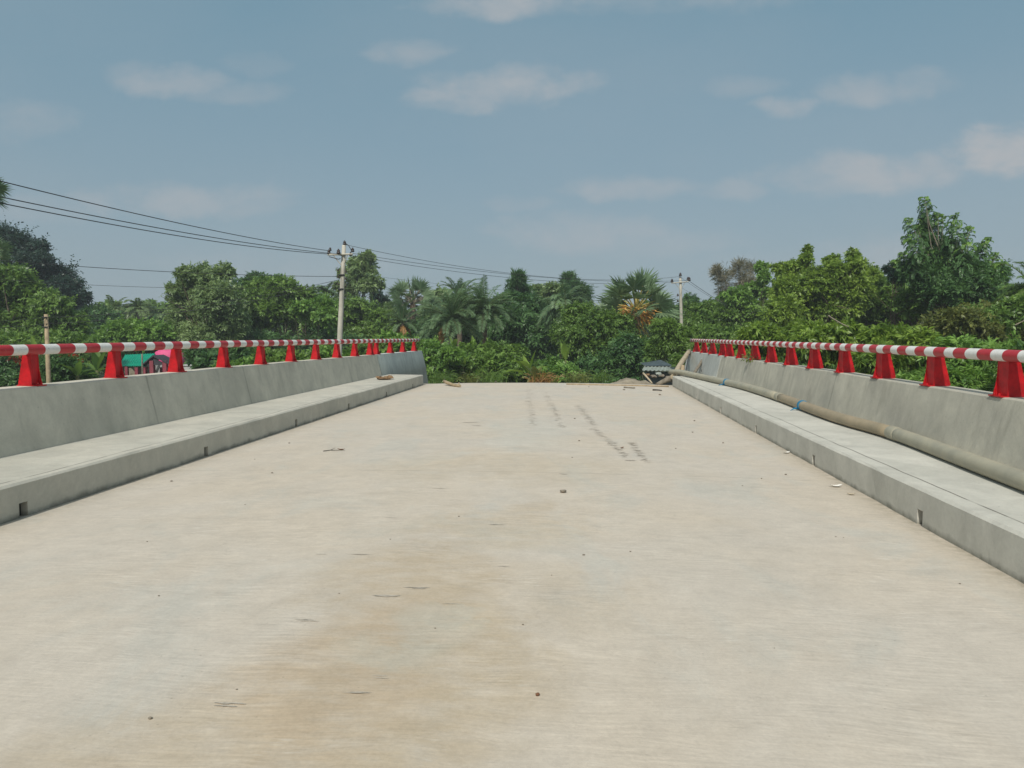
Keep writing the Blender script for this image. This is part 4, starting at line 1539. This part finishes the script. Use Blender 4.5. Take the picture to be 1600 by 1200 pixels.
for k, (px, py, Y, h, mt, lb) in enumerate([(690, 596, 32, 26, L_mid, 'green reed tuft at the foot of the left end wall bush'), (740, 598, 32, 22, L_olive, 'dry reed tuft below the date palms'),
                                            (772, 596, 31.5, 28, L_mid, 'tall green reed tuft left of the banana plants'), (845, 598, 31, 24, L_dead, 'brown dry reed tuft under the arched banana leaves'),
                                            (905, 597, 32, 24, L_olive, 'olive reed tuft right of the banana plants'), (940, 594, 32, 20, L_mid, 'low reed tuft beside the dirt mound')]):
    grass_tuft(px, py, Y, h, 170, 900 + k, lb, mt)

banana('banana_plant', 'banana plant with two upright yellow green leaves at the deck end centre', 826, 540, 33, 48, 8, 61)
banana('banana_plant', 'banana plant with one tall bright leaf left of the fan palm', 884, 528, 37.5, 38, 3, 62)
banana('banana_plant', 'small banana plant with a bright leaf below the date palms', 724, 548, 33, 30, 4, 63)
banana('banana_plant', 'young banana shoot with pale tip above the creeper bush', 709, 520, 40, 26, 3, 64)
banana('banana_plant', 'thin banana shoot standing against the large date palm', 742, 520, 40, 40, 3, 65)
banana('banana_plant', 'banana plant with arched leaves and dry brown base at deck end', 838, 560, 31, 40, 7, 66, mat=L_olive)
banana('banana_plant', 'young banana plant with pale leaf tip behind the left striped rail', 56, 515, 31, 52, 3, 67)
banana('banana_plant', 'leafy banana plant under the rail between the first two left posts', 120, 553, 28, 40, 9, 68, mat=L_mid)
banana('banana_plant', 'banana plant just left of the green roofed shed', 150, 540, 30, 45, 7, 69, mat=L_mid)
banana('banana_plant', 'banana plant with arched leaf over the rail near the third left post', 395, 548, 30, 45, 5, 70)

left_bush = [
    ('green bush with red blossoms behind the first left posts', 29, [(20, 570, 50, 26), (90, 575, 45, 22), (120, 590, 30, 14), (60, 595, 60, 18)], L_dark, .13),
    ('bush crowding the left edge under the striped rail', 28, [(-40, 570, 60, 35), (0, 600, 50, 20)], L_dark, .13),
    ('green thicket behind the wooden pole at left', 36, [(30, 540, 45, 20), (100, 540, 40, 20), (150, 560, 30, 20), (60, 560, 50, 25)], L_mid, .16),
    ('broad leaf thicket between the pink house and the third left post', 34, [(315, 550, 26, 18), (345, 560, 30, 18), (370, 555, 28, 18), (330, 572, 30, 12)], L_dark, .18),
    ('bright bush low behind the third and fourth left posts', 28, [(355, 575, 22, 9), (385, 570, 20, 10), (400, 580, 30, 12)], L_bright, .14),
    ('bush under the rail around the fourth and fifth left posts', 32, [(420, 560, 30, 16), (450, 565, 30, 18), (480, 570, 30, 16)], L_mid, .16),
    ('bush under the rail left of the utility pole foot', 32, [(510, 555, 26, 16), (535, 565, 24, 16), (495, 575, 26, 14)], L_bright, .16),
    ('green bush under the rail right of the utility pole foot', 33, [(565, 552, 26, 16), (600, 550, 30, 18), (580, 570, 30, 16)], L_mid, .16),
    ('bright creeper bush above the left end wall', 33, [(630, 540, 26, 16), (610, 530, 22, 12), (650, 560, 22, 20)], L_bright, .16),
]
for i, (lab, Y, bl, mt, lf) in enumerate(left_bush):
    ex = [(L_red, [(105, 565, 26, 14), (40, 562, 26, 10)], .006, .07, .7)] if i == 0 else None
    tree('shrub', lab, Y, bl, mt, leaf=lf, asp=.45, dens=.5, shrub=True, cat='bush', r0=.05, depth=.9, extra=ex)

# ---- right
tree('broadleaf_tree', 'mid green tree row right of the right utility pole', 52, [(1085, 488, 22, 14), (1110, 485, 24, 12), (1135, 495, 26, 16), (1095, 510, 34, 18), (1150, 515, 30, 16), (1170, 490, 24, 14)], L_mid, leaf=.2, dens=.5)
tree('broadleaf_tree', 'small dark drooping tree directly behind the right utility pole', 64, [(1078, 468, 12, 10), (1086, 478, 16, 10), (1070, 480, 10, 10)], L_dark, leaf=.3, asp=.25, droop=.8)
tree('shrub', 'green thicket with thin pale stems over the far end of the right rail', 42, [(1100, 520, 26, 12), (1130, 525, 30, 12), (1165, 525, 30, 14), (1090, 540, 30, 14), (1140, 548, 40, 14)], L_mid, leaf=.17, shrub=True, cat='bush', r0=.05, bark=M_barkpale)
tree('feathery_dry_tree', 'wispy brown leafless looking tree leftmost of the two plumes', 56, [(1122, 428, 7, 10), (1130, 440, 9, 13), (1136, 455, 12, 13), (1142, 468, 14, 12)], L_brown, leaf=.42, asp=.07, dens=.12, wind=(-.9, 0, 1.8), up=0, droop=0, fuzz=1.5, r0=.06, bark=M_barkpale, sub=.6)
tree('feathery_dry_tree', 'wider brown wispy tree beside the green tipped tree', 56, [(1156, 420, 9, 11), (1172, 424, 10, 12), (1160, 442, 14, 14), (1178, 448, 14, 16), (1165, 462, 18, 12)], L_brown, leaf=.42, asp=.07, dens=.12, wind=(-.8, 0, 1.8), up=0, droop=0, fuzz=1.5, r0=.06, bark=M_barkpale, sub=.6)
tree('broadleaf_tree', 'thin tree with green tufts rising right of the brown wispy trees', 52, [(1190, 416, 8, 7), (1194, 432, 7, 9), (1180, 450, 14, 10), (1150, 462, 24, 12), (1168, 478, 26, 14), (1196, 455, 6, 9)], L_bright, leaf=.2, dens=.4, r0=.08)
tree('broadleaf_tree', 'big bushy yellow green tree with upright tufts right of centre', 40,
     [(1262, 392, 8, 8), (1258, 404, 11, 8), (1245, 418, 22, 12), (1215, 417, 10, 6), (1228, 428, 18, 14), (1300, 407, 12, 9), (1305, 422, 24, 14), (1332, 398, 10, 9), (1336, 414, 18, 12),
      (1350, 430, 26, 16), (1270, 440, 34, 22), (1320, 448, 40, 24), (1230, 455, 32, 22), (1290, 480, 55, 26), (1222, 485, 34, 22)], L_yell, leaf=.135, asp=.42, dens=.5, r0=.24, tint0=.42, depth=1.4, sub=.32)
tree('broadleaf_tree', 'darker green bushy tree between the yellow green tree and the tallest tree', 42,
     [(1372, 440, 24, 14), (1395, 452, 22, 16), (1360, 465, 34, 22), (1400, 480, 38, 24), (1345, 495, 36, 20), (1430, 490, 36, 22)], L_mid, leaf=.18, dens=.5, r0=.2)
tree('tall_tree', 'tallest tree with ragged tiers of feathery leaves at the right', 36,
     [(1447, 352, 5, 14), (1452, 380, 10, 12), (1478, 385, 10, 12), (1458, 402, 18, 12), (1482, 412, 24, 16), (1508, 410, 16, 14), (1520, 428, 30, 18), (1555, 430, 20, 16), (1455, 435, 34, 20), (1500, 448, 54, 18), (1552, 452, 26, 14)],
     L_dark, leaf=.17, asp=.28, dens=.42, r0=.2, depth=.7, droop=.15, wind=(-.35, 0, 0), flat=.7, tint0=.6, base_px=1490, fuzz=.8)


def plume(L, base, tip, w, rng, n=16, mi=0, tint=0.5, leaflet=.15, sweep=(-.35, 0, 0)):
    """upright shoot ringed with drooping compound leaves"""
    base, tip = np.array(base, float), np.array(tip, float)
    for i in range(n):
        t = (i + rng.random()) / n
        p = base + (tip - base) * t
        az = i * 2.399 + rng.uniform(-.4, .4)
        el = 0.15 + 0.9 * t + rng.uniform(-.2, .2)
        d = np.array([math.cos(az) * math.cos(el), math.sin(az) * math.cos(el), math.sin(el)]) + np.array(sweep)
        ln = w * (1.0 - 0.55 * t) * rng.uniform(.8, 1.2)
        bright = 1 if (t > .72 and rng.random() < .75) else 0
        frond(L, p, d, ln, 11, leaflet * rng.uniform(.8, 1.1), rng, 1.5, tint + .25 * t, leaflet * .38, mi + bright, None, vee=.1, gap0=.15)


def tall_tree():
    Y = 36
    rng = np.random.default_rng(4242)
    tt = next(o for o in bpy.data.objects if o.name == 'tall_tree')
    O = np.array(tt.location)
    L = Leaves()
    # (tip x, tip y, foot x, foot y, half width in px)
    P_ = [(1445, 310, 1452, 350, 17), (1447, 330, 1455, 385, 22), (1421, 344, 1440, 385, 20), (1434, 356, 1448, 400, 24), (1466, 334, 1466, 375, 15), (1474, 340, 1470, 400, 24),
          (1495, 340, 1484, 385, 20), (1500, 352, 1490, 405, 24), (1518, 356, 1500, 400, 18), (1416, 372, 1440, 405, 18), (1484, 372, 1480, 430, 30), (1514, 380, 1500, 430, 26),
          (1546, 373, 1530, 405, 15), (1532, 384, 1520, 420, 20), (1558, 398, 1540, 430, 18), (1568, 410, 1545, 445, 20), (1566, 428, 1545, 460, 22), (1545, 412, 1530, 455, 26),
          (1455, 395, 1465, 440, 30), (1436, 405, 1455, 440, 22), (1515, 410, 1505, 460, 32), (1470, 425, 1480, 470, 34), (1530, 435, 1520, 475, 30), (1555, 445, 1540, 475, 24),
          (1490, 400, 1490, 450, 32), (1448, 430, 1462, 470, 28), (1400, 408, 1420, 430, 16), (1412, 396, 1425, 425, 16), (1425, 402, 1430, 430, 14)]
    for (tx, ty, fx, fy, w) in P_:
        y = Y + rng.uniform(-1, 1)
        plume(L, atY(fx, fy, y) - O, atY(tx, ty, y) - O, w * pxm(Y) * 1.3, rng, n=34)
    L.build('leafy_shoots', [L_dark, L_bright], tt)
    mb = MB()
    heart = Vector(atY(1490, 455, Y) - O)
    for (tx, ty, fx, fy, w) in P_:
        f, t = Vector(atY(fx, fy, Y) - O), Vector(atY(tx, ty, Y) - O)
        mb.tube([heart, heart.lerp(f, .5) + Vector((0, 0, .1)), f, t], [.06, .04, .022, .005], 5, cap=False)
    mb.build('limbs', M_grey_wood, tt, smooth=True)


tall_tree()
tree('broadleaf_tree', 'small dark umbrella shaped tree left of the tallest tree', 38, [(1400, 420, 16, 8), (1412, 428, 20, 10)], L_blue, leaf=.2, asp=.3, dens=.5, r0=.07, flat=.6)
tree('broadleaf_tree', 'dense dark green mass beneath the tallest tree', 38, [(1460, 465, 44, 18), (1520, 470, 44, 18), (1430, 475, 30, 20), (1575, 470, 30, 16), (1500, 485, 60, 16)], L_mid, leaf=.18, dens=.5)
palm('date_palm', 'date palm with stiff dark fronds cut by the right edge', 1618, 452, 32, 46, 34, 56, up=.2, mat=L_mid)
tree('shrub', 'brownish olive creeper patch below the tallest tree', 30, [(1500, 498, 40, 16), (1545, 490, 34, 16), (1470, 510, 34, 14), (1530, 518, 44, 14), (1580, 500, 30, 18), (1600, 530, 40, 18)], L_olive, leaf=.13, asp=.45, dens=.45, shrub=True, cat='bush', r0=.05,
     extra=[(L_mid, [(1540, 505, 60, 20), (1590, 480, 30, 18)], .3, .14, .45)])
right_bush = [
    ('bright long leaved thicket over the middle posts of the right rail', 27, [(1190, 520, 34, 16), (1225, 530, 34, 16), (1170, 545, 34, 14), (1215, 555, 40, 14), (1250, 515, 30, 14)], L_yell, .17),
    ('long leaved vine bush above the right rail with a dead branch', 24, [(1270, 530, 34, 16), (1310, 520, 40, 18), (1350, 535, 40, 16), (1280, 560, 40, 16), (1330, 560, 40, 18)], L_yell, .17),
    ('tall vine thicket behind the striped rail below the olive patch', 22, [(1390, 525, 38, 16), (1430, 530, 38, 18), (1380, 555, 40, 18), (1430, 570, 44, 22), (1350, 580, 34, 14), (1470, 545, 34, 18)], L_yell, .16),
    ('green hedge behind the two nearest right posts', 19, [(1500, 550, 50, 20), (1560, 555, 50, 20), (1480, 590, 44, 18), (1540, 600, 50, 20), (1430, 600, 40, 14)], L_bright, .14),
    ('leafy hedge at the right edge behind the striped rail', 17, [(1610, 560, 50, 26), (1600, 610, 60, 26), (1660, 580, 60, 40)], L_mid, .14),
    ('low dark bush behind the middle of the right parapet', 24, [(1180, 575, 30, 14), (1230, 582, 34, 14), (1290, 590, 40, 14)], L_dark, .16),
]
for i, (lab, Y, bl, mt, lf) in enumerate(right_bush):
    ex = [(L_white, [(1535, 590, 26, 8), (1500, 603, 22, 8), (1585, 600, 20, 10)], .05, .08, .6)] if i == 3 else None
    tree('shrub', lab, Y, bl, mt, leaf=lf, asp=.28, dens=.55, shrub=True, cat='bush', r0=.05, depth=.8, extra=ex, droop=.7, tint0=.5 if mt != L_yell else .4)
stick('dead_branch', atY(1294, 493, 23), atY(1326, 511, 23), .022, .015, M_barkpale, 'bare pale dead branch lying in the vines above the right rail', 'branch', .05, seed=9)
stick('dead_branch', atY(1500, 395, 60) * 0 + atY(1586, 508, 26), atY(1602, 500, 26), .02, .012, M_barkpale, 'short bare twig over the olive creeper at the right edge', 'branch', .03, seed=10)


def weed(px, py, Y, label):
    rng = np.random.default_rng(int(px))
    c = atY(px, py, Y)
    c[2] = topz(1, Y)
    c[0] = 4.02
    root = empty('weed', tuple(c), label, 'weed')
    L = Leaves()
    n = 90
    e = unit(n, rng)
    C = e * rng.uniform(.02, .2, n)[:, None] * np.array([1, 1.6, .5]) + np.array([-.03, 0, .04])
    L.add(C, e + np.array([-.3, 0, -.3]), unit(n, rng) + np.array([0, 0, .8]), .07, .03, rng.random(n))
    L.build('leaves', L_olive, root)
    mb = MB()
    for k in range(5):
        a = rng.uniform(-1, 1, 3) * .15
        mb.tube([(0, 0, 0), tuple(a * .5 + np.array([-.03, 0, .06])), tuple(a + np.array([-.05, 0, .02]))], [.006, .005, .003], 4)
    mb.build('stems', M_bark, root)


weed(1173, 563, 18.3, 'small weed sprouting from the right parapet top beside a post')

# ------------------------------------------------------------------ poles and wires


def upole(label, px_base, py_ref, px_top, py_top, Y, wid_px, arms, seed):
    top = atY(px_top, py_top, Y)
    ref = atY(px_base, py_ref, Y)
    d = (top - ref) / (top[2] - ref[2])
    bot = ref + d * (GZ - ref[2])
    root = empty('utility_pole', tuple(bot), label, 'utility pole', 'concrete utility poles')
    w = wid_px * pxm(Y) / 2
    mb = MB()
    T = top - bot
    n = 8
    mb.tube([tuple(T * i / n) for i in range(n + 1)], [w * (1.25 - .60 * i / n) for i in range(n + 1)], 10)
    mb.build('shaft', M_pole, root, smooth=True)
    att = {}
    for (nm, ax, ay, bx, by) in arms:
        a, b = atY(ax, ay, Y - .12) - bot, atY(bx, by, Y - .12) - bot
        m = MB()
        m.tube([a, b], .035, 6)
        c = (a + b) / 2
        m.tube([a + (b - a) * .2, T * ((c[2] - .45) / T[2])], .015, 5)
        m.tube([a + (b - a) * .8, T * ((c[2] - .45) / T[2])], .015, 5)
        m.build('crossarm', M_pole, root)
    return root, bot, T


def insulator(root, bot, px, py, Y, s=1.0, horiz=None):
    p = Vector(atY(px, py, Y) - bot)
    mb = MB()
    d = Vector((0, 0, 1)) if horiz is None else Vector(horiz)
    pts, rad = [], []
    for i, (t, r) in enumerate([(0, .03), (.02, .07), (.06, .075), (.075, .035), (.095, .06), (.13, .06), (.145, .03), (.18, .025)]):
        pts.append(p + d * t * s)
        rad.append(r * s)
    mb.tube(pts, rad, 10)
    mb.build('insulator', M_ins, root, smooth=True)
    return p + Vector(bot)


YP = 27.0
r1, b1, T1 = upole('tall concrete utility pole with crossarm rising behind the left rail', 531, 528, 537.5, 383, YP, 9.5, [('a', 512, 398, 551, 397)], 1)
ins = [insulator(r1, b1, 538.5, 383, YP, .9), insulator(r1, b1, 514, 397, YP - .1, .9), insulator(r1, b1, 529, 397, YP - .25, 1.0), insulator(r1, b1, 551, 394, YP + .1, .9),
       insulator(r1, b1, 516, 392, YP + .25, .7), insulator(r1, b1, 548, 400, YP - .1, .8)]
mb = MB()
for (a, b) in [((538.5, 379), (545, 384)), ((545, 384), (549, 391)), ((549, 391), (551, 394)), ((514, 401), (529, 405)), ((529, 405), (532, 404))]:
    mb.tube([atY(*a, YP - .1) - b1, atY(*b, YP - .1) - b1], .014, 5)
mb.build('jumper_wires', M_wire, r1)
for k, py in enumerate((425, 436, 447)):     # small secondary insulators down the shaft
    for sx in (-1, 1):
        insulator(r1, b1, 534.5 + sx * 6, py + sx, YP - .1, .5)
mb = MB()
for py in (398, 430, 452):
    c = atY(535.5 - (py - 383) * .045 + .5, py, YP) - b1
    mb.tube([tuple(c - np.array([0, 0, .03])), tuple(c + np.array([0, 0, .03]))], .115, 12)
mb.build('clamp_band', M_iron, r1, smooth=True)

YQ = 47.0
r2, b2, T2 = upole('farther concrete utility pole with crossarm right of the big fan palm', 1064.5, 500, 1063, 433, YQ, 6.0, [('a', 1049, 442.5, 1076, 440)], 2)
for (px, py) in ((1063, 432), (1050, 441.5), (1075, 438.5), (1077, 439)):
    insulator(r2, b2, px, py, YQ - .1, 1.25)
for py in (463, 472):
    insulator(r2, b2, 1059, py, YQ, .9)
insulator(r2, b2, 1048.5, 473, YQ, .9)

# wooden pole
wp = atY(72, 491, 24)
rw = empty('wooden_pole', (wp[0], 24, GZ), 'slim weathered wooden pole behind the first left posts', 'pole')
mb = MB()
hh = wp[2] - GZ
mb.tube([(0.04, 0, 0), (.0, 0, hh * .5), (0, 0, hh)], [.085, .075, .062], 9)
mb.build('shaft', M_wood, rw, smooth=True)
mb = MB()
mb.tube([(-.1, -.08, hh - .1), (.1, -.08, hh - .1)], .02, 5)
mb.tube([(-.1, -.08, hh - .42), (.1, -.08, hh - .42)], .02, 5)
mb.build('wire_bracket', M_iron, rw)


def wire(p0, p1, sag, label, r=.011, n=40, group='overhead wires'):
    p0, p1 = Vector(p0), Vector(p1)
    pts = []
    for i in range(n + 1):
        t = i / n
        p = p0.lerp(p1, t)
        p.z -= sag * 4 * t * (1 - t)
        pts.append(p - p0)
    mb = MB()
    mb.tube(pts, r, 5)
    o = mb.build('overhead_wire', M_wire, None, smooth=True)
    o.location = p0
    tag(o, label, 'wire', group)


def wire_px(a, Ya, b, Yb, sag, label, r=.011, ext=0.0):
    """wire from the point seen at pixel a to that at pixel b, prolonged past b by ext of its length"""
    A, B = Vector(atY(*a, Ya)), Vector(atY(*b, Yb))
    B2 = A + (B - A) * (1 + ext)
    wire(A, B2, sag, label, r)


YL = 12.5
wire_px((516, 392), YP + .25, (-40, 266), YL, .16, 'topmost of the three wires running from the left pole to the left edge', .010, .15)
wire_px((529, 397), YP - .2, (-40, 292), YL + .2, .17, 'middle of the three wires running from the left pole to the left edge', .010, .15)
wire_px((514, 397), YP - .1, (-40, 301), YL, .19, 'lowest of the three wires running from the left pole to the left edge', .010, .15)
wire_px((538, 382), YP, (1063, 432), YQ, .62, 'highest wire spanning between the two utility poles', .008)
wire_px((551, 396), YP, (1075, 438), YQ, .40, 'middle wire spanning between the two utility poles', .008)
wire_px((551, 400), YP - .1, (1050, 441), YQ, .42, 'lowest thick wire spanning between the two utility poles', .008)
wire_px((528, 432), YP - .1, (-40, 401), 20, .14, 'thin lower wire crossing the dark tree to the left pole', .009, .1)
wire_px((530, 447), YP - .1, (-40, 430), 22, .22, 'thinnest lower wire passing below the first at the left', .006, .1)
wire_px((541, 426), YP - .1, (1059, 463), YQ, .30, 'faint lower wire spanning between the poles above the palms', .004)
wire_px((530, 437), YP - .1, (73, 496), 23.95, .25, 'pale service wire from the wooden pole up to the left utility pole', .008)
wire_px((530, 441), YP - .1, (73, 506), 23.95, .25, 'lower pale service wire from the wooden pole to the utility pole', .008)
wire_px((73, 496), 23.95, (-60, 502), 22, .05, 'short wire from the wooden pole top to the left edge', .008, .2)
wire_px((73, 506), 23.95, (-60, 513), 22, .05, 'short second wire from the wooden pole to the left edge', .008, .2)
wire_px((1077, 439), YQ, (1112, 462), 44, .03, 'wire dropping from the right pole into the trees at right', .013, .6)
wire_px((1066, 450), YQ, (1110, 474), 44, .06, 'thin lower wire from the right pole into the trees', .007, .6)
wire_px((1063, 433), YQ, (1112, 464), 44, .05, 'topmost wire from the right pole into the trees', .007, .6)

# ------------------------------------------------------------------ buildings


def corrugated(mb, a, b, c, d, n=24, amp=.02):
    """sheet a-b (top edge) to d-c (bottom edge)"""
    a, b, c, d = map(Vector, (a, b, c, d))
    nn = (b - a).cross(d - a).normalized()
    vs = []
    for i in range(n + 1):
        t = i / n
        o = nn * (amp if i % 2 else -amp)
        vs += [a.lerp(b, t) + o, d.lerp(c, t) + o]
    k = len(vs)
    vs += [v - nn * .03 for v in vs]
    fs = [(2 * i, 2 * i + 1, 2 * i + 3, 2 * i + 2) for i in range(n)]
    fs += [tuple(k + q for q in f) for f in fs[:n]]
    mb.add(vs, fs)


YH = 38.0


def P(x, y, Y=YH):
    return atY(x, y, Y)


# green roofed shed
p = P(225, 575)
root = empty('roadside_shed', (p[0], YH, GZ), 'small open shed with a bright green sheet roof behind the second left post', 'shed')
O = np.array([p[0], YH, GZ])
mb = MB()
a, b = P(196, 555, YH + 1.2) - O, P(243, 553, YH + 1.2) - O
d, c = P(186, 573, YH - 1.4) - O, P(228, 572.5, YH - 1.4) - O
corrugated(mb, a, b, c, d)
d2, c2 = P(196, 566, YH + 3.4) - O, P(243, 566, YH + 3.4) - O
corrugated(mb, a, b, c2, d2)
mb.build('roof', M_green, root)
for (x, y, dy) in ((190, 574, -1.3), (214, 574, -1.3), (226, 574, -1.3), (198, 566, 3.2), (240, 566, 3.2)):
    mb = MB()
    t = P(x, y, YH + dy) - O
    mb.box((t[0], t[1], t[2] / 2), (.16, .16, t[2]))
    mb.build('frame_post', M_maroon, root)
mb = MB()
for (x0, x1) in ((186, 200), (203, 212), (216, 224)):
    u0, u1 = P(x0, 588, YH - 1.3) - O, P(x1, 588, YH - 1.3) - O
    mb.box(((u0[0] + u1[0]) / 2, u0[1] + .3, .8), (u1[0] - u0[0], .12, 1.1))
mb.build('low_wall', M_palepink, root)
mb = MB()
u0 = P(205, 580, YH + 1.5) - O
mb.box((u0[0], u0[1] + 1.5, 1.1), (2.0, .15, 2.2))
mb.build('back_wall', M_barkpale, root)

# pink house with dark gable porch
YI = 36.5
p = P(244, 575, YI)
root = empty('pink_house', (p[0], YI, GZ), 'pink walled house with a dark gable porch roof left of the third post', 'house')
O = np.array([p[0], YI, GZ])
rdg, eL, eR = P(239, 557, YI) - O, P(222, 571, YI) - O, P(265, 570, YI) - O
mb = MB()
for (e) in (eL, eR):
    f0, f1 = rdg, e
    dv = np.array([0, 1.0, 0])
    t = .07
    poly = [f0, f1, f1 + dv, f0 + dv]
    up = np.array([0, 0, t])
    mb.add([*poly, *[q_ + up for q_ in poly]], [(3, 2, 1, 0), (4, 5, 6, 7), (0, 1, 5, 4), (1, 2, 6, 5), (2, 3, 7, 6), (3, 0, 4, 7)])
mb.build('porch_roof', M_darkroof, root)
mb = MB()
mb.add([rdg + np.array([0, .1, -.1]), eL + np.array([.2, .1, 0]), eR + np.array([-.2, .1, 0])], [(0, 1, 2)])
mb.add([rdg + np.array([0, .16, -.1]), eL + np.array([.2, .16, 0]), eR + np.array([-.2, .16, 0])], [(0, 1, 2)])
mb.build('gable_panel', M_darkroof, root)
mb = MB()
for px in (235.5, 256):
    t = P(px, 573, YI) - O
    mb.box((t[0], .15, t[2] / 2 + .15), (.20, .20, t[2] + .3))
mb.build('porch_post', M_maroon, root)
w0, w1 = P(224, 573, YI + 1.5) - O, P(288, 573, YI + 1.5) - O
mb = MB()
mb.box(((w0[0] + w1[0]) / 2, 2.3, w0[2] / 2), (w1[0] - w0[0], 1.4, w0[2]))
wall = mb.build('house_wall', M_palepink, root)
mb = MB()
tt = P(239, 571, YI + 1.2) - O
for i in range(6):
    a0 = P(226 + i * 2.4, 590, YI + 1.2) - O
    mb.tube([(a0[0] - .2, 1.45, a0[2] - .2), (a0[0] + .22, 1.45, a0[2] + .75)], .035, 4)
mb.build('lattice_screen', M_whitewall, root)
mb = MB()
for px in (241, 262):
    a0 = P(px, 577, YI + 1.2) - O
    mb.box((a0[0], 1.58, a0[2]), (.42, .06, .42))
w = mb.build('window', M_whitewall, root)
mb = MB()
mb.box((P(250, 583, YI)[0] - O[0], .9, (P(250, 583, YI) - O)[2]), (1.0, .08, .5))
mb.build('porch_panel', M_maroon, root)

# pink water tank behind
YJ = 42.0
p = P(266, 575, YJ)
root = empty('water_tank', (p[0], YJ, GZ), 'bright pink cylindrical water tank behind the dark gable roof', 'water tank')
zt, zb_ = P(260, 547, YJ)[2] - GZ, P(260, 576, YJ)[2] - GZ
rr = 22 * pxm(YJ)
mb = MB()
hs = [zb_, zb_ + .05, zb_ + (zt - zb_) * .3, zb_ + (zt - zb_) * .33, zb_ + (zt - zb_) * .62, zb_ + (zt - zb_) * .65, zb_ + (zt - zb_) * .9, zt, zt + .03]
mb.tube([(0, 0, h) for h in hs], [rr * .96, rr, rr, rr * 1.03, rr * 1.03, rr, rr, rr * .75, rr * .3], 24)
mb.build('tank_body', M_pink, root, smooth=True)
mb = MB()
mb.tube([(0, 0, zt), (0, 0, zt + .07)], [rr * .28, rr * .26], 16)
mb.build('lid', M_pink, root)
mb = MB()
mb.box((0, 0, zb_ / 2), (rr * 1.8, rr * 1.8, zb_))
mb.build('brick_stand', M_palepink, root)

# small pale block
YK = 38.0
p = P(301, 575, YK)
mb = MB()
sx = 24 * pxm(YK)
mb.box((0, 0, (p[2] - GZ + .12) / 2), (sx, .9, p[2] - GZ + .12))
mb.box((0, 0, p[2] - GZ + .15), (sx + .08, 1.0, .06))
o = mb.build('water_trough', M_whitewall, bevel=.02)
o.location = (p[0], YK, GZ)
tag(o, 'pale grey concrete box standing right of the pink house', 'box')

# thin post in front of the shed
stick('thin_post', (*P(222, 600, 33)[:2], GZ), P(222, 553, 33), .04, .035, M_grey_wood, 'thin grey post in front of the green roofed shed', 'post', .01, seed=12)

# hut at the right of the deck end
YT = 32.5
p = P(1030, 585, YT)
root = empty('tin_hut', (p[0], YT, GZ), 'low hut with dark blue roof over a pale tin eave left of the leaning pole', 'hut')
O = np.array([p[0], YT, GZ])
pk, l, r_ = P(1032, 562, YT + 1.5) - O, P(1008, 571.5, YT) - O, P(1052, 571.5, YT) - O
mb = MB()
mb.add([pk, l, r_, r_ + np.array([0, 3, 0]), l + np.array([0, 3, 0])], [(0, 1, 2), (0, 2, 3), (0, 3, 4), (0, 4, 1)])
mb.build('upper_roof', M_blueroof, root)
mb = MB()
corrugated(mb, P(1008, 572, YT + .3) - O, P(1064, 572, YT + .3) - O, P(1068, 581, YT - .9) - O, P(1003, 580, YT - .9) - O, 20)
mb.build('eave_sheet', M_tin, root)
mb = MB()
a0, a1 = P(1010, 582, YT) - O, P(1064, 582, YT) - O
mb.box(((a0[0] + a1[0]) / 2, .4, a0[2] / 2), (a1[0] - a0[0], .5, a0[2]))
mb.build('wall', M_blueroof, root)

# loose boards and grit at the lip of the deck
stick('flat_board', atZ(885, 600.5, .06), atZ(1045, 603.5, .03), .03, .02, M_wood, 'long thin board lying along the right half of the deck end', 'board', .02, seed=21)
stick('short_board', atZ(975, 605, .05), atZ(992, 606, .05), .022, .018, M_grey_wood, 'short dark stick on the deck near its far right end', 'stick', .01, seed=22)
stick('short_board', atZ(1020, 609, .04), atZ(1034, 610, .04), .02, .015, M_darkwood, 'dark splinter on the deck left of the right kerb end', 'stick', .01, seed=23)
# rubble on the mound
rng_ = random.Random(8)
for i, (px, py, w, mt, lb) in enumerate([(1012, 586, 9, M_sack, 'brown rag leftmost on the dirt mound past the deck'), (1022, 588, 12, M_stone, 'widest brown lump of rubble in the middle of the dirt mound'),
                                         (1034, 587, 10, M_stone, 'brown lump of rubble right of the middle of the dirt mound'), (1029, 584, 7, M_tin, 'small greyish scrap behind the rubble on the dirt mound'),
                                         (1044, 590, 8, M_stone, 'brown lump of rubble nearest the leaning pole')]):
    q = atY(px, py, 25.2)
    mb = MB()
    vs, fs = ellipsoid_lump((0, 0, 0), (w * pxm(25) / 2, .1, .05), rng_, .35)
    mb.add(vs, fs)
    o = mb.build('rubble_piece', mt)
    o.location = q
    o.rotation_euler.z = rng_.uniform(0, 3)
    tag(o, lb, 'rubble', 'rubble on the dirt mound')

# ------------------------------------------------------------------ haze


def haze():
    mb = MB()
    mb.box((0, 20, 6.2), (660, 660, 19.8))
    m = bpy.data.materials.new('haze_air')
    m.use_nodes = True
    nt = m.node_tree
    nt.nodes.clear()
    out = nt.nodes.new('ShaderNodeOutputMaterial')
    v = nt.nodes.new('ShaderNodeVolumePrincipled')
    v.inputs['Color'].default_value = (0.80, 0.88, 0.95, 1)
    v.inputs['Density'].default_value = 0.0010
    nt.links.new(v.outputs[0], out.inputs['Volume'])
    o = mb.build('haze', m)
    tag(o, 'thin summer haze in the air', None, None, 'stuff')


haze()
